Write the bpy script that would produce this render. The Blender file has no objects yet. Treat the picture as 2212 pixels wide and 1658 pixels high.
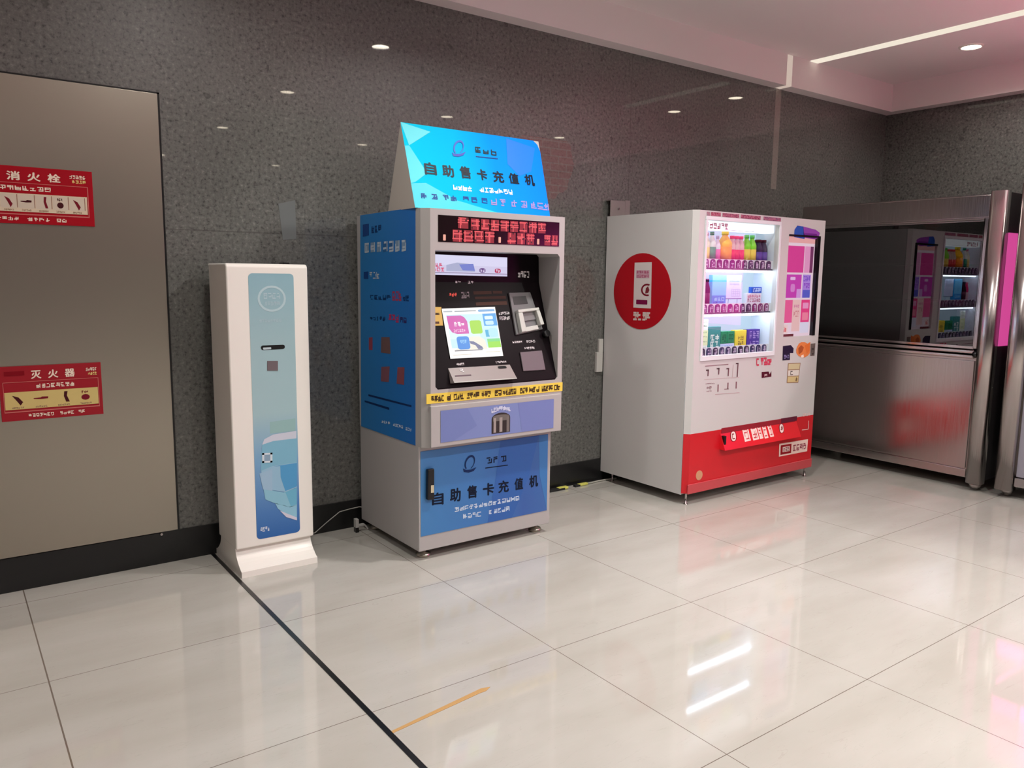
import bpy, bmesh, math, random
from mathutils import Vector, Matrix
R = random.Random(7)
S = bpy.context.scene
COL = S.collection

# ------------------------------------------------------------------ camera, world, exposure
FPX = 1697.1
CP = Vector((0.0, -3.9734, 1.40))
FW = Vector((0.58468564, 0.79999096, -0.13474852)).normalized()
RT = Vector((0.80820179, -0.58879901, 0.01120676)).normalized()
UP = RT.cross(FW).normalized()
cam = bpy.data.cameras.new('camera')
cam.sensor_width = 36.0
cam.lens = FPX / 2212 * 36.0
cam.clip_start = 0.05
co = bpy.data.objects.new('camera', cam)
m = Matrix((RT, UP, -FW)).transposed().to_4x4()
m.translation = CP
co.matrix_world = m
COL.objects.link(co)
S.camera = co
S.view_settings.view_transform = 'Standard'
S.view_settings.look = 'None'
S.view_settings.gamma = 1.0
S.view_settings.exposure = 0.0
S.view_settings.use_curve_mapping = False
w = bpy.data.worlds.new('world')
S.world = w
w.use_nodes = True
w.node_tree.nodes['Background'].inputs[0].default_value = (0.05, 0.045, 0.05, 1)
w.node_tree.nodes['Background'].inputs[1].default_value = 0.85

CEIL = 3.115
LAMP_W = 26.0
LAMP_C = (1.0, 0.985, 0.945)

# ------------------------------------------------------------------ helpers
def lin(c):
    o = []
    for v in c[:3]:
        v = v / 255.0
        o.append(v / 12.92 if v <= 0.04045 else ((v + 0.055) / 1.055) ** 2.4)
    return (o[0], o[1], o[2], 1.0)

_m = {}
def mat(name, c=(128, 128, 128), rough=0.5, metal=0.0, coat=0.0, em=0.0, spec=0.5):
    if name in _m:
        return _m[name]
    k = bpy.data.materials.new(name)
    k.use_nodes = True
    b = k.node_tree.nodes['Principled BSDF']
    b.inputs['Base Color'].default_value = lin(c)
    b.inputs['Roughness'].default_value = rough
    b.inputs['Metallic'].default_value = metal
    b.inputs['Coat Weight'].default_value = coat
    b.inputs['Coat Roughness'].default_value = 0.03
    b.inputs['Specular IOR Level'].default_value = spec
    if em:
        b.inputs['Base Color'].default_value = (0.02, 0.02, 0.02, 1)
        b.inputs['Emission Color'].default_value = lin(c)
        b.inputs['Emission Strength'].default_value = em
    _m[name] = k
    return k

def ink(c, rough=0.45):
    c = tuple(int(v) for v in c)
    return mat('print_%02x%02x%02x' % c, c, max(rough, 0.45) if rough != 0.2 else 0.2, spec=0.15 if sum(c) < 240 else 0.3)

def glow(c, s=1.0):
    c = tuple(int(v) for v in c)
    return mat('lit_%02x%02x%02x_%d' % (c[0], c[1], c[2], int(s * 10)), c, 0.3, em=s)

def ray(px, py):
    return FW + RT * ((px - 1106) / FPX) + UP * ((829 - py) / FPX)

class Plane:
    """a real surface in the room: point + normal; gives the spot where something sits on it"""
    def __init__(s, p, n):
        s.p = Vector(p); s.n = Vector(n).normalized()
    def at(s, px, py, lift=0.0):
        d = ray(px, py)
        P = s.p + s.n * lift
        t = (P - CP).dot(s.n) / d.dot(s.n)
        return CP + d * t
    def quad(s, pts, lift=0.001):
        P = [s.at(a, b) for a, b in pts]
        return [p + s.n * lift for p in P]

SPLIT = {'large_lettering': 'character', 'small_lettering': 'lettering_line', 'lettering': 'lettering_line', 'side_lettering': 'lettering_line', 'red_message': 'lettering_line', 'flap_lettering': 'lettering_line', 'arched_lettering': 'character'}

class B:
    """collects faces of one mesh object"""
    def __init__(s):
        s.v = []; s.f = []; s.mi = []; s.ms = []; s.sm = []; s.seg = []
    def m(s, k):
        if k not in s.ms: s.ms.append(k)
        return s.ms.index(k)
    def face(s, pts, k, smooth=False):
        i = len(s.v)
        s.v += [Vector(p) for p in pts]
        s.f.append(tuple(range(i, i + len(pts)))); s.mi.append(s.m(k)); s.sm.append(smooth)
    def mesh(s, vs, fs, k, smooth=False):
        i = len(s.v)
        s.v += [Vector(p) for p in vs]
        for f in fs:
            s.f.append(tuple(j + i for j in f)); s.mi.append(s.m(k)); s.sm.append(smooth)
    def box(s, x0, x1, y0, y1, z0, z1, k):
        if x0 > x1: x0, x1 = x1, x0
        if y0 > y1: y0, y1 = y1, y0
        if z0 > z1: z0, z1 = z1, z0
        v = [(x, y, z) for z in (z0, z1) for y in (y0, y1) for x in (x0, x1)]
        s.mesh(v, [(0, 2, 3, 1), (4, 5, 7, 6), (0, 1, 5, 4), (2, 6, 7, 3), (0, 4, 6, 2), (1, 3, 7, 5)], k)
    def prism(s, poly, d, k, smooth=False):
        """poly: 3d points, extruded by vector d"""
        d = Vector(d); n = len(poly)
        vs = [Vector(p) for p in poly] + [Vector(p) + d for p in poly]
        fs = [tuple(range(n - 1, -1, -1)), tuple(range(n, 2 * n))]
        s.mesh(vs, fs, k)
        s.mesh(vs, [(i, (i + 1) % n, (i + 1) % n + n, i + n) for i in range(n)], k, smooth)
    def lathe(s, prof, c, k, n=20, axis='z', km=None):
        """prof: (r, h) list"""
        c = Vector(c)
        vs = []
        for r, h in prof:
            for j in range(n):
                a = 2 * math.pi * j / n
                if axis == 'z': vs.append(c + Vector((r * math.cos(a), r * math.sin(a), h)))
                elif axis == 'y': vs.append(c + Vector((r * math.cos(a), h, r * math.sin(a))))
                else: vs.append(c + Vector((h, r * math.cos(a), r * math.sin(a))))
        for i in range(len(prof) - 1):
            kk = km[i] if km else k
            s.mesh([vs[i * n + j] for j in range(n)] + [vs[(i + 1) * n + j] for j in range(n)],
                   [(j, (j + 1) % n, (j + 1) % n + n, j + n) for j in range(n)], kk, True)
        s.face(vs[:n][::-1], km[0] if km else k); s.face(vs[-n:], km[-1] if km else k)
    def tube(s, pts, r, k, n=8):
        pts = [Vector(p) for p in pts]
        rings = []
        for i, p in enumerate(pts):
            t = (pts[min(i + 1, len(pts) - 1)] - pts[max(i - 1, 0)]).normalized()
            a = t.cross(Vector((0, 0, 1)))
            if a.length < 0.1: a = t.cross(Vector((0, 1, 0)))
            a.normalize(); b = t.cross(a)
            rings.append([p + (a * math.cos(2 * math.pi * j / n) + b * math.sin(2 * math.pi * j / n)) * r for j in range(n)])
        vs = [q for g in rings for q in g]
        fs = []
        for i in range(len(pts) - 1):
            fs += [(i * n + j, i * n + (j + 1) % n, (i + 1) * n + (j + 1) % n, (i + 1) * n + j) for j in range(n)]
        s.mesh(vs, fs, k, True)
        s.face(rings[0], k); s.face(rings[-1][::-1], k)
    # -- flat print on a quad (TL, TR, BR, BL), unit coordinates u right, v down
    def uv(s, q, poly, k, lift=0.0):
        n = (q[1] - q[0]).cross(q[3] - q[0]).normalized()
        if n.dot(CP - q[0]) < 0: n = -n
        out = []
        for u, v in poly:
            p = (q[0] * (1 - u) + q[1] * u) * (1 - v) + (q[3] * (1 - u) + q[2] * u) * v
            out.append(p + n * lift)
        s.face(out, k)
    def rect(s, q, u0, v0, u1, v1, k, lift=0.0):
        s.uv(q, [(u0, v0), (u1, v0), (u1, v1), (u0, v1)], k, lift)
    def rrect(s, q, u0, v0, u1, v1, k, r=0.2, lift=0.0, asp=1.0):
        w_, h_ = u1 - u0, v1 - v0
        ru = min(abs(w_), abs(h_)) * r; rv = ru * asp
        P = []
        for cx, cy, a0 in ((u1 - ru, v0 + rv, -90), (u1 - ru, v1 - rv, 0), (u0 + ru, v1 - rv, 90), (u0 + ru, v0 + rv, 180)):
            for t in range(0, 91, 15):
                a = math.radians(a0 + t)
                P.append((cx + ru * math.cos(a), cy + rv * math.sin(a)))
        s.uv(q, P, k, lift)
    def build(s, name, parent=None, bevel=0.0, kind=None, weld=False):
        off = Vector(parent_loc(parent))
        if name in SPLIT and len(s.seg) > 1:
            last = None
            own = [-1] * len(s.f)
            for gi, (a, e) in enumerate(s.seg):
                for fi in range(a, e): own[fi] = gi
            for gi in sorted(set(own)):
                nb_ = B()
                for fi, f in enumerate(s.f):
                    if own[fi] == gi: nb_.face([s.v[v] for v in f], s.ms[s.mi[fi]])
                last = nb_.build(SPLIT[name] if gi >= 0 else 'printed_marks', parent)
            return last
        me = bpy.data.meshes.new(name)
        me.from_pydata([tuple(v - off) for v in s.v], [], s.f)
        for k in s.ms: me.materials.append(k)
        for p, i, sm in zip(me.polygons, s.mi, s.sm):
            p.material_index = i; p.use_smooth = sm
        me.update()
        bm = bmesh.new(); bm.from_mesh(me)
        bmesh.ops.remove_doubles(bm, verts=bm.verts, dist=1e-5)
        if weld or bevel or s._closed():
            bmesh.ops.recalc_face_normals(bm, faces=bm.faces)
        bm.to_mesh(me); bm.free()
        o = bpy.data.objects.new(name, me)
        COL.objects.link(o)
        if parent: o.parent = parent
        if bevel:
            md = o.modifiers.new('bevel', 'BEVEL')
            md.width = bevel; md.segments = 3; md.limit_method = 'ANGLE'; md.angle_limit = math.radians(40)
            md.harden_normals = True
        if kind: o['kind'] = kind
        return o
    def _closed(s):
        return False

def parent_loc(p):
    if p is None: return (0, 0, 0)
    v = Vector(p.location)
    while p.parent:
        p = p.parent; v += Vector(p.location)
    return v

def thing(name, label, cat, loc, group=None):
    o = bpy.data.objects.new(name, None)
    o.empty_display_size = 0.1
    o.location = loc
    COL.objects.link(o)
    return tag(o, label, cat, group)

def tag(o, label, cat, group=None):
    o['label'] = label; o['category'] = cat
    if group: o['group'] = group
    return o

# --- lettering
_tc = {}
def text_polys(txt):
    """outline mesh of real characters, normalised to the unit square"""
    if txt in _tc: return _tc[txt]
    cu = bpy.data.curves.new('t', 'FONT')
    cu.body = txt; cu.resolution_u = 3; cu.offset = 0.0
    o = bpy.data.objects.new('t', cu)
    COL.objects.link(o)
    bpy.context.view_layer.update()
    me = o.evaluated_get(bpy.context.evaluated_depsgraph_get()).to_mesh()
    vs = [(v.co.x, v.co.y) for v in me.vertices]
    fs = [tuple(p.vertices) for p in me.polygons]
    x0 = min(v[0] for v in vs); x1 = max(v[0] for v in vs)
    y0 = min(v[1] for v in vs); y1 = max(v[1] for v in vs)
    vs = [((a - x0) / (x1 - x0), 1 - (b - y0) / (y1 - y0)) for a, b in vs]
    bpy.data.objects.remove(o); bpy.data.curves.remove(cu)
    _tc[txt] = (vs, fs)
    return _tc[txt]

def write(b, q, txt, k, lift=0.0):
    """whole quad filled by the text"""
    vs, fs = text_polys(txt)
    n = (q[1] - q[0]).cross(q[3] - q[0]).normalized()
    if n.dot(CP - q[0]) < 0: n = -n
    P = []
    a0 = len(b.f)
    for i, (du, dv) in enumerate(((-0.035, 0), (0.035, 0), (0, -0.032), (0, 0.032), (0, 0))):
        P = []
        for u, v in vs:
            u = 0.03 + 0.94 * u + du; v = 0.03 + 0.94 * v + dv
            P.append((q[0] * (1 - u) + q[1] * u) * (1 - v) + (q[3] * (1 - u) + q[2] * u) * v + n * (lift + i * 0.00008))
        b.mesh(P, fs, k)
    b.seg.append((a0, len(b.f)))

def sub(q, u0, v0, u1, v1):
    f = lambda u, v: (q[0] * (1 - u) + q[1] * u) * (1 - v) + (q[3] * (1 - u) + q[2] * u) * v
    return [f(u0, v0), f(u1, v0), f(u1, v1), f(u0, v1)]

def glyphs(b, q, n, k, gap=0.22, th=0.20, skip=(), lift=0.0, rnd=R):
    """a row of n small illegible block characters"""
    ks = k if isinstance(k, (list, tuple)) else [k]
    a0 = len(b.f)
    for i in range(n):
        if i in skip: continue
        kk = ks[i * len(ks) // n]
        c = sub(q, (i + gap / 2) / n, 0, (i + 1 - gap / 2) / n, 1)
        rows = rnd.sample([0.0, 0.28, 0.56, 0.84], rnd.choice((2, 3)))
        for r in rows:
            a = rnd.choice((0, 0, 0.2)); e = rnd.choice((1, 1, 0.75))
            b.rect(c, a, r, e, r + th, kk, lift)
        for r in rnd.sample([0.0, 0.42, 0.84], rnd.choice((1, 2, 2))):
            a = rnd.choice((0, 0, 0.28)); e = rnd.choice((1, 1, 0.7))
            b.rect(c, r, a, r + th, e, kk, lift + 0.0001)
    b.seg.append((a0, len(b.f)))

# ------------------------------------------------------------------ node materials
def nt(k):
    return k.node_tree, k.node_tree.nodes, k.node_tree.links, k.node_tree.nodes['Principled BSDF']

def N(ns, t, **kw):
    n = ns.new(t)
    for a, v in kw.items(): setattr(n, a, v)
    return n

def math_n(ns, ls, op, a, b=None, c=None):
    n = ns.new('ShaderNodeMath'); n.operation = op
    for i, x in enumerate((a, b, c)):
        if x is None: continue
        if isinstance(x, (int, float)): n.inputs[i].default_value = x
        else: ls.new(x, n.inputs[i])
    return n.outputs[0]

def mixc(ns, ls, f, a, b):
    n = ns.new('ShaderNodeMix'); n.data_type = 'RGBA'
    for i, x in ((0, f), (6, a), (7, b)):
        if isinstance(x, (int, float, tuple)): n.inputs[i].default_value = x
        else: ls.new(x, n.inputs[i])
    return n.outputs[2]

def ramp(ns, ls, f, stops):
    n = ns.new('ShaderNodeValToRGB')
    e = n.color_ramp.elements
    while len(e) < len(stops): e.new(0.5)
    for i, (p, c) in enumerate(stops):
        e[i].position = p; e[i].color = c
    ls.new(f, n.inputs[0])
    return n.outputs[0]

def g1(v): return (v, v, v, 1)

# floor: large polished tiles with thin grout
def make_floor_mat():
    k = mat('polished_tile', (200, 192, 178), 0.12)
    t, ns, ls, b = nt(k)
    geo = N(ns, 'ShaderNodeNewGeometry')
    sx = N(ns, 'ShaderNodeSeparateXYZ'); ls.new(geo.outputs['Position'], sx.inputs[0])
    X, Y = sx.outputs[0], sx.outputs[1]
    def line(coord, org, per, wd):
        a = math_n(ns, ls, 'SUBTRACT', coord, org)
        a = math_n(ns, ls, 'DIVIDE', a, per)
        a = math_n(ns, ls, 'FRACT', math_n(ns, ls, 'ADD', a, 100.5))
        a = math_n(ns, ls, 'ABSOLUTE', math_n(ns, ls, 'SUBTRACT', a, 0.5))
        return math_n(ns, ls, 'LESS_THAN', a, wd / per)
    lr = math_n(ns, ls, 'MULTIPLY', line(X, 1.0382, 0.7688, 0.0014), math_n(ns, ls, 'GREATER_THAN', X, 1.2))
    ll = math_n(ns, ls, 'MULTIPLY', line(X, 0.221, 0.817, 0.0024), math_n(ns, ls, 'LESS_THAN', X, 1.0))
    ly = line(Y, -0.9833, 0.8112, 0.0014)
    g = math_n(ns, ls, 'MAXIMUM', math_n(ns, ls, 'MAXIMUM', lr, ll), ly)
    no = N(ns, 'ShaderNodeTexNoise'); no.inputs['Scale'].default_value = 1.3; no.inputs['Detail'].default_value = 5
    mp = N(ns, 'ShaderNodeMapping'); mp.inputs['Scale'].default_value = (1.0, 3.2, 1); mp.inputs['Rotation'].default_value = (0, 0, 0.35)
    ls.new(geo.outputs['Position'], mp.inputs[0]); ls.new(mp.outputs[0], no.inputs['Vector'])
    base = ramp(ns, ls, no.outputs['Fac'], [(0.3, lin((176, 172, 163))), (0.7, lin((190, 187, 180)))])
    # hairline scuffs
    n2 = N(ns, 'ShaderNodeTexNoise'); n2.inputs['Scale'].default_value = 3.0; n2.inputs['Detail'].default_value = 7; n2.inputs['Distortion'].default_value = 0.6
    mp2 = N(ns, 'ShaderNodeMapping'); mp2.inputs['Scale'].default_value = (1.0, 7, 1); mp2.inputs['Rotation'].default_value = (0, 0, -0.2)
    ls.new(geo.outputs['Position'], mp2.inputs[0]); ls.new(mp2.outputs[0], n2.inputs['Vector'])
    a = math_n(ns, ls, 'ABSOLUTE', math_n(ns, ls, 'SUBTRACT', n2.outputs['Fac'], 0.5))
    sc = math_n(ns, ls, 'MULTIPLY', math_n(ns, ls, 'LESS_THAN', a, 0.0025), 0.16)
    base = mixc(ns, ls, sc, base, lin((140, 132, 120)))
    # soft dark smudge near the left
    vm = N(ns, 'ShaderNodeVectorMath', operation='DISTANCE'); ls.new(geo.outputs['Position'], vm.inputs[0]); vm.inputs[1].default_value = (0.34, -1.83, 0)
    sm = math_n(ns, ls, 'MULTIPLY', math_n(ns, ls, 'SUBTRACT', 1.0, math_n(ns, ls, 'MULTIPLY', vm.outputs['Value'], 11.0)), 0.22)
    sm = math_n(ns, ls, 'MAXIMUM', sm, 0.0)
    base = mixc(ns, ls, sm, base, lin((120, 112, 98)))
    col = mixc(ns, ls, g, base, lin((112, 102, 92)))
    ls.new(col, b.inputs['Base Color'])
    rn = ramp(ns, ls, no.outputs['Fac'], [(0.3, g1(0.035)), (0.75, g1(0.08))])
    ls.new(rn, b.inputs['Roughness'])
    b.inputs['Specular IOR Level'].default_value = 0.55
    return k

# wall: dark honed stone, pitted, fairly mirror-like
def make_wall_mat():
    k = mat('dark_stone', (92, 90, 84), 0.3)
    t, ns, ls, b = nt(k)
    geo = N(ns, 'ShaderNodeNewGeometry')
    no = N(ns, 'ShaderNodeTexNoise'); no.inputs['Scale'].default_value = 55; no.inputs['Detail'].default_value = 8; no.inputs['Roughness'].default_value = 0.7
    ls.new(geo.outputs['Position'], no.inputs['Vector'])
    n3 = N(ns, 'ShaderNodeTexNoise'); n3.inputs['Scale'].default_value = 1.6; n3.inputs['Detail'].default_value = 4
    ls.new(geo.outputs['Position'], n3.inputs['Vector'])
    vo = N(ns, 'ShaderNodeTexVoronoi'); vo.inputs['Scale'].default_value = 26; vo.feature = 'F1'
    dn = N(ns, 'ShaderNodeVectorMath', operation='ADD')
    n4 = N(ns, 'ShaderNodeTexNoise'); n4.inputs['Scale'].default_value = 14; n4.inputs['Detail'].default_value = 4
    ls.new(geo.outputs['Position'], n4.inputs['Vector'])
    sc = N(ns, 'ShaderNodeVectorMath', operation='SCALE'); ls.new(n4.outputs['Color'], sc.inputs[0]); sc.inputs['Scale'].default_value = 0.09
    ls.new(geo.outputs['Position'], dn.inputs[0]); ls.new(sc.outputs[0], dn.inputs[1]); ls.new(dn.outputs[0], vo.inputs['Vector'])
    base = ramp(ns, ls, no.outputs['Fac'], [(0.36, lin((52, 52, 50))), (0.45, lin((96, 96, 92))), (0.58, lin((111, 110, 106))), (0.70, lin((146, 145, 139)))])
    big = ramp(ns, ls, n3.outputs['Fac'], [(0.35, g1(0.78)), (0.65, g1(1.0))])
    mu = N(ns, 'ShaderNodeMix'); mu.data_type = 'RGBA'; mu.blend_type = 'MULTIPLY'; mu.inputs[0].default_value = 1
    ls.new(base, mu.inputs[6]); ls.new(big, mu.inputs[7])
    pit = math_n(ns, ls, 'LESS_THAN', n4.outputs['Fac'], 0.33)
    col = mixc(ns, ls, math_n(ns, ls, 'MULTIPLY', pit, 0.55), mu.outputs[2], lin((38, 38, 34)))
    # hairline cracks between slabs of the aggregate
    v2 = N(ns, 'ShaderNodeTexVoronoi'); v2.feature = 'DISTANCE_TO_EDGE'; v2.inputs['Scale'].default_value = 9
    ls.new(dn.outputs[0], v2.inputs['Vector'])
    cr = math_n(ns, ls, 'MULTIPLY', math_n(ns, ls, 'LESS_THAN', v2.outputs['Distance'], 0.008), 0.10)
    col = mixc(ns, ls, cr, col, lin((40, 40, 36)))
    # slab joints, then a pale vertical stripe painting a reflection into the stone
    sx = N(ns, 'ShaderNodeSeparateXYZ'); ls.new(geo.outputs['Position'], sx.inputs[0])
    def near(c, v, wd): return math_n(ns, ls, 'LESS_THAN', math_n(ns, ls, 'ABSOLUTE', math_n(ns, ls, 'SUBTRACT', c, v)), wd)
    j = math_n(ns, ls, 'MAXIMUM', near(sx.outputs[0], 3.87, 0.003), near(sx.outputs[2], 1.605, 0.003))
    col = mixc(ns, ls, math_n(ns, ls, 'MULTIPLY', j, 0.5), col, lin((60, 58, 54)))
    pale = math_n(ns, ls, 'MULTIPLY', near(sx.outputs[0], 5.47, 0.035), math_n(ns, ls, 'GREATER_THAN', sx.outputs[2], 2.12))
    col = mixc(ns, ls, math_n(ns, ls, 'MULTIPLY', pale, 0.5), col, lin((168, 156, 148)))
    # patch of reddish brick pattern
    br = N(ns, 'ShaderNodeTexBrick'); br.inputs['Scale'].default_value = 1.0
    br.inputs['Brick Width'].default_value = 0.13; br.inputs['Row Height'].default_value = 0.045; br.inputs['Mortar Size'].default_value = 0.004
    br.inputs['Color1'].default_value = lin((122, 84, 80)); br.inputs['Color2'].default_value = lin((112, 80, 76)); br.inputs['Mortar'].default_value = lin((120, 112, 106))
    cb = N(ns, 'ShaderNodeCombineXYZ'); ls.new(sx.outputs[0], cb.inputs[0]); ls.new(sx.outputs[2], cb.inputs[1]); ls.new(cb.outputs[0], br.inputs['Vector'])
    vd = N(ns, 'ShaderNodeVectorMath', operation='DISTANCE'); ls.new(geo.outputs['Position'], vd.inputs[0]); vd.inputs[1].default_value = (3.14, 0, 2.12)
    bm_ = math_n(ns, ls, 'MULTIPLY', math_n(ns, ls, 'LESS_THAN', math_n(ns, ls, 'ADD', vd.outputs['Value'], math_n(ns, ls, 'MULTIPLY', n4.outputs['Fac'], 0.12)), 0.29), 0.55)
    bm_ = math_n(ns, ls, 'MULTIPLY', bm_, math_n(ns, ls, 'LESS_THAN', sx.outputs[2], 2.26))
    col = mixc(ns, ls, bm_, col, br.outputs['Color'])
    ls.new(col, b.inputs['Base Color'])
    bp = N(ns, 'ShaderNodeBump'); bp.inputs['Strength'].default_value = 0.18; bp.inputs['Distance'].default_value = 0.004
    ls.new(no.outputs['Fac'], bp.inputs['Height']); ls.new(bp.outputs[0], b.inputs['Normal'])
    b.inputs['Roughness'].default_value = 0.42
    b.inputs['Coat Weight'].default_value = 0.7
    b.inputs['Coat Roughness'].default_value = 0.02
    return k

def make_steel(name, c, rough, bump=0.0):
    k = mat(name, c, rough, 1.0)
    t, ns, ls, b = nt(k)
    geo = N(ns, 'ShaderNodeNewGeometry')
    mp = N(ns, 'ShaderNodeMapping'); mp.inputs['Scale'].default_value = (60, 60, 1.2)
    no = N(ns, 'ShaderNodeTexNoise'); no.inputs['Scale'].default_value = 4; no.inputs['Detail'].default_value = 3
    ls.new(geo.outputs['Position'], mp.inputs[0]); ls.new(mp.outputs[0], no.inputs['Vector'])
    ls.new(ramp(ns, ls, no.outputs['Fac'], [(0.3, g1(max(rough - 0.05, 0.02))), (0.7, g1(rough + 0.05))]), b.inputs['Roughness'])
    if bump:
        n2 = N(ns, 'ShaderNodeTexNoise'); n2.inputs['Scale'].default_value = 1.8; n2.inputs['Detail'].default_value = 1
        ls.new(geo.outputs['Position'], n2.inputs['Vector'])
        bp = N(ns, 'ShaderNodeBump'); bp.inputs['Strength'].default_value = bump; bp.inputs['Distance'].default_value = 0.05
        ls.new(n2.outputs['Fac'], bp.inputs['Height']); ls.new(bp.outputs[0], b.inputs['Normal'])
    return k

def make_gradient(name, stops, axis, lo, hi, rough=0.35, em=0.0):
    """a printed colour run across a sheet (part of its artwork)"""
    k = mat(name, (120, 120, 120), rough)
    t, ns, ls, b = nt(k)
    geo = N(ns, 'ShaderNodeNewGeometry')
    sx = N(ns, 'ShaderNodeSeparateXYZ'); ls.new(geo.outputs['Position'], sx.inputs[0])
    v = math_n(ns, ls, 'DIVIDE', math_n(ns, ls, 'SUBTRACT', sx.outputs[axis], lo), hi - lo)
    c = ramp(ns, ls, v, [(p, lin(q)) for p, q in stops])
    if em:
        b.inputs['Base Color'].default_value = (0.02, 0.02, 0.02, 1)
        ls.new(c, b.inputs['Emission Color']); b.inputs['Emission Strength'].default_value = em
    else:
        ls.new(c, b.inputs['Base Color'])
    return k

def make_glass(name, tint, ior=1.6, rough=0.0):
    k = bpy.data.materials.new(name); k.use_nodes = True
    ns, ls = k.node_tree.nodes, k.node_tree.links
    ns.remove(ns['Principled BSDF'])
    tr = N(ns, 'ShaderNodeBsdfTransparent'); tr.inputs[0].default_value = tint
    gl = N(ns, 'ShaderNodeBsdfGlossy'); gl.inputs['Roughness'].default_value = rough
    fr = N(ns, 'ShaderNodeFresnel'); fr.inputs[0].default_value = ior
    ge = N(ns, 'ShaderNodeNewGeometry')
    fac = math_n(ns, ls, 'MULTIPLY', fr.outputs[0], math_n(ns, ls, 'SUBTRACT', 1.0, ge.outputs['Backfacing']))
    mx = N(ns, 'ShaderNodeMixShader')
    ls.new(fac, mx.inputs[0]); ls.new(tr.outputs[0], mx.inputs[1]); ls.new(gl.outputs[0], mx.inputs[2])
    ls.new(mx.outputs[0], ns['Material Output'].inputs[0])
    return k

M_floor = make_floor_mat()
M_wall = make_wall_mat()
M_steel_panel = mat('brushed_steel_panel', (188, 181, 168), 0.29, 1.0)
M_steel = make_steel('stainless_steel', (188, 180, 178), 0.22, 0.10)
M_steel_bright = make_steel('bright_steel', (196, 190, 188), 0.14)
M_ceil = mat('ceiling_paint', (232, 222, 222), 0.6)
M_black = mat('black_skirting', (22, 22, 23), 0.28)
M_white = mat('white_plastic', (242, 237, 229), 0.3, coat=0.2)
M_kgrey = mat('grey_powder_coat', (176, 172, 170), 0.45)
M_dark = mat('black_plastic', (14, 13, 16), 0.3)
M_fascia = mat('black_gloss_fascia', (17, 10, 14), 0.3, spec=0.12)
M_vwhite = mat('vending_white', (206, 204, 202), 0.4)
M_red = mat('vending_red', (206, 24, 36), 0.3)
M_rubber = mat('rubber', (30, 29, 29), 0.7)

# ------------------------------------------------------------------ room
XL, XR, YF = -4.5, 7.07, -10.5
def shell(name, f):
    b = B(); f(b); return b.build(name, kind='structure')
shell('floor', lambda b: b.box(XL, XR, YF, 0.0, -0.05, 0.0, M_floor))
shell('ceiling', lambda b: b.box(XL, XR, YF, 0.0, CEIL, CEIL + 0.05, M_ceil))
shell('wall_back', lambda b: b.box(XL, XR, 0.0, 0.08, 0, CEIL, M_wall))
shell('wall_right', lambda b: b.box(XR, XR + 0.08, YF, 0.0, 0, CEIL, M_wall))
M_far = mat('far_wall_grey', (92, 84, 86), 0.5)
shell('wall_left', lambda b: b.box(XL - 0.08, XL, YF, 0.0, 0, CEIL, M_far))
shell('wall_front', lambda b: b.box(XL, XR, YF - 0.08, YF, 0, CEIL, M_far))
shell('baseboard_back', lambda b: b.box(XL, XR, -0.012, 0.0, 0, 0.154, M_black))
shell('baseboard_right', lambda b: b.box(XR - 0.012, XR, YF, -0.012, 0, 0.154, M_black))
SB = 2.886
M_strip = mat('soffit_light_groove', (222, 200, 186), 0.5, em=0.75)
M_led = mat('led_line', (246, 234, 216), 0.5, em=0.95)
def soffit_back(b):
    b.box(XL, 5.405, -0.11, 0, SB, CEIL, M_ceil); b.box(5.475, XR, -0.11, 0, SB, CEIL, M_ceil)
    b.box(5.405, 5.475, -0.107, 0, SB + 0.003, CEIL, M_ceil)
shell('trim_1', soffit_back)
shell('trim_2', lambda b: b.box(XR - 0.12, XR, YF, -0.11, SB, CEIL, M_ceil))
shell('trim_3', lambda b: b.box(1.0275, 1.046, -5.5, -0.012, -0.002, 0.002, M_black))
# light groove in the soffit and LED line in the ceiling
b = B(); b.box(5.405, 5.475, -0.1085, -0.004, SB + 0.001, SB + 0.004, M_strip); b.box(5.405, 5.475, -0.1095, -0.1065, SB + 0.001, CEIL - 0.001, M_strip)
tag(b.build('linear_light'), 'short glowing vertical light groove crossing the white soffit edge', 'light')
b = B(); b.box(5.70, 5.80, -2.0, -0.112, CEIL - 0.006, CEIL + 0.002, M_led)
tag(b.build('linear_light'), 'long straight glowing light line set in the ceiling', 'light')

# ------------------------------------------------------------------ downlights
M_bezel = mat('downlight_bezel', (235, 230, 222), 0.4)
M_lens = mat('downlight_lens', (255, 240, 214), 0.4, em=22.0)
def downlight(x, y, label, group=None, pw=1.0):
    t = thing('downlight', label, 'ceiling light', (x, y, CEIL), group)
    b = B()
    n = 28
    for (r0, z0), (r1, z1) in (((0.082, 0.0), (0.082, -0.006)), ((0.082, -0.006), (0.066, -0.010)), ((0.066, -0.010), (0.066, -0.001))):
        vs = [Vector((x + r0 * math.cos(2 * math.pi * j / n), y + r0 * math.sin(2 * math.pi * j / n), CEIL + z0)) for j in range(n)]
        vs += [Vector((x + r1 * math.cos(2 * math.pi * j / n), y + r1 * math.sin(2 * math.pi * j / n), CEIL + z1)) for j in range(n)]
        b.mesh(vs, [(j, (j + 1) % n, (j + 1) % n + n, j + n) for j in range(n)], M_bezel, True)
    b.build('bezel', t)
    b = B(); b.lathe([(0.066, -0.004), (0.066, -0.001)], (x, y, CEIL), M_lens, 28)
    b.build('lens', t)
    l = bpy.data.lights.new('lamp', 'AREA'); l.shape = 'DISK'; l.size = 0.125; l.energy = LAMP_W * pw; l.color = LAMP_C
    l.spread = math.radians(150)
    lo = bpy.data.objects.new('lamp', l); COL.objects.link(lo)
    lo.parent = t; lo.location = (0, 0, -0.012)
    return t
downlight(6.27, -1.06, 'round white downlight in the pink-lit ceiling near the right wall', pw=0.22)
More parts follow.
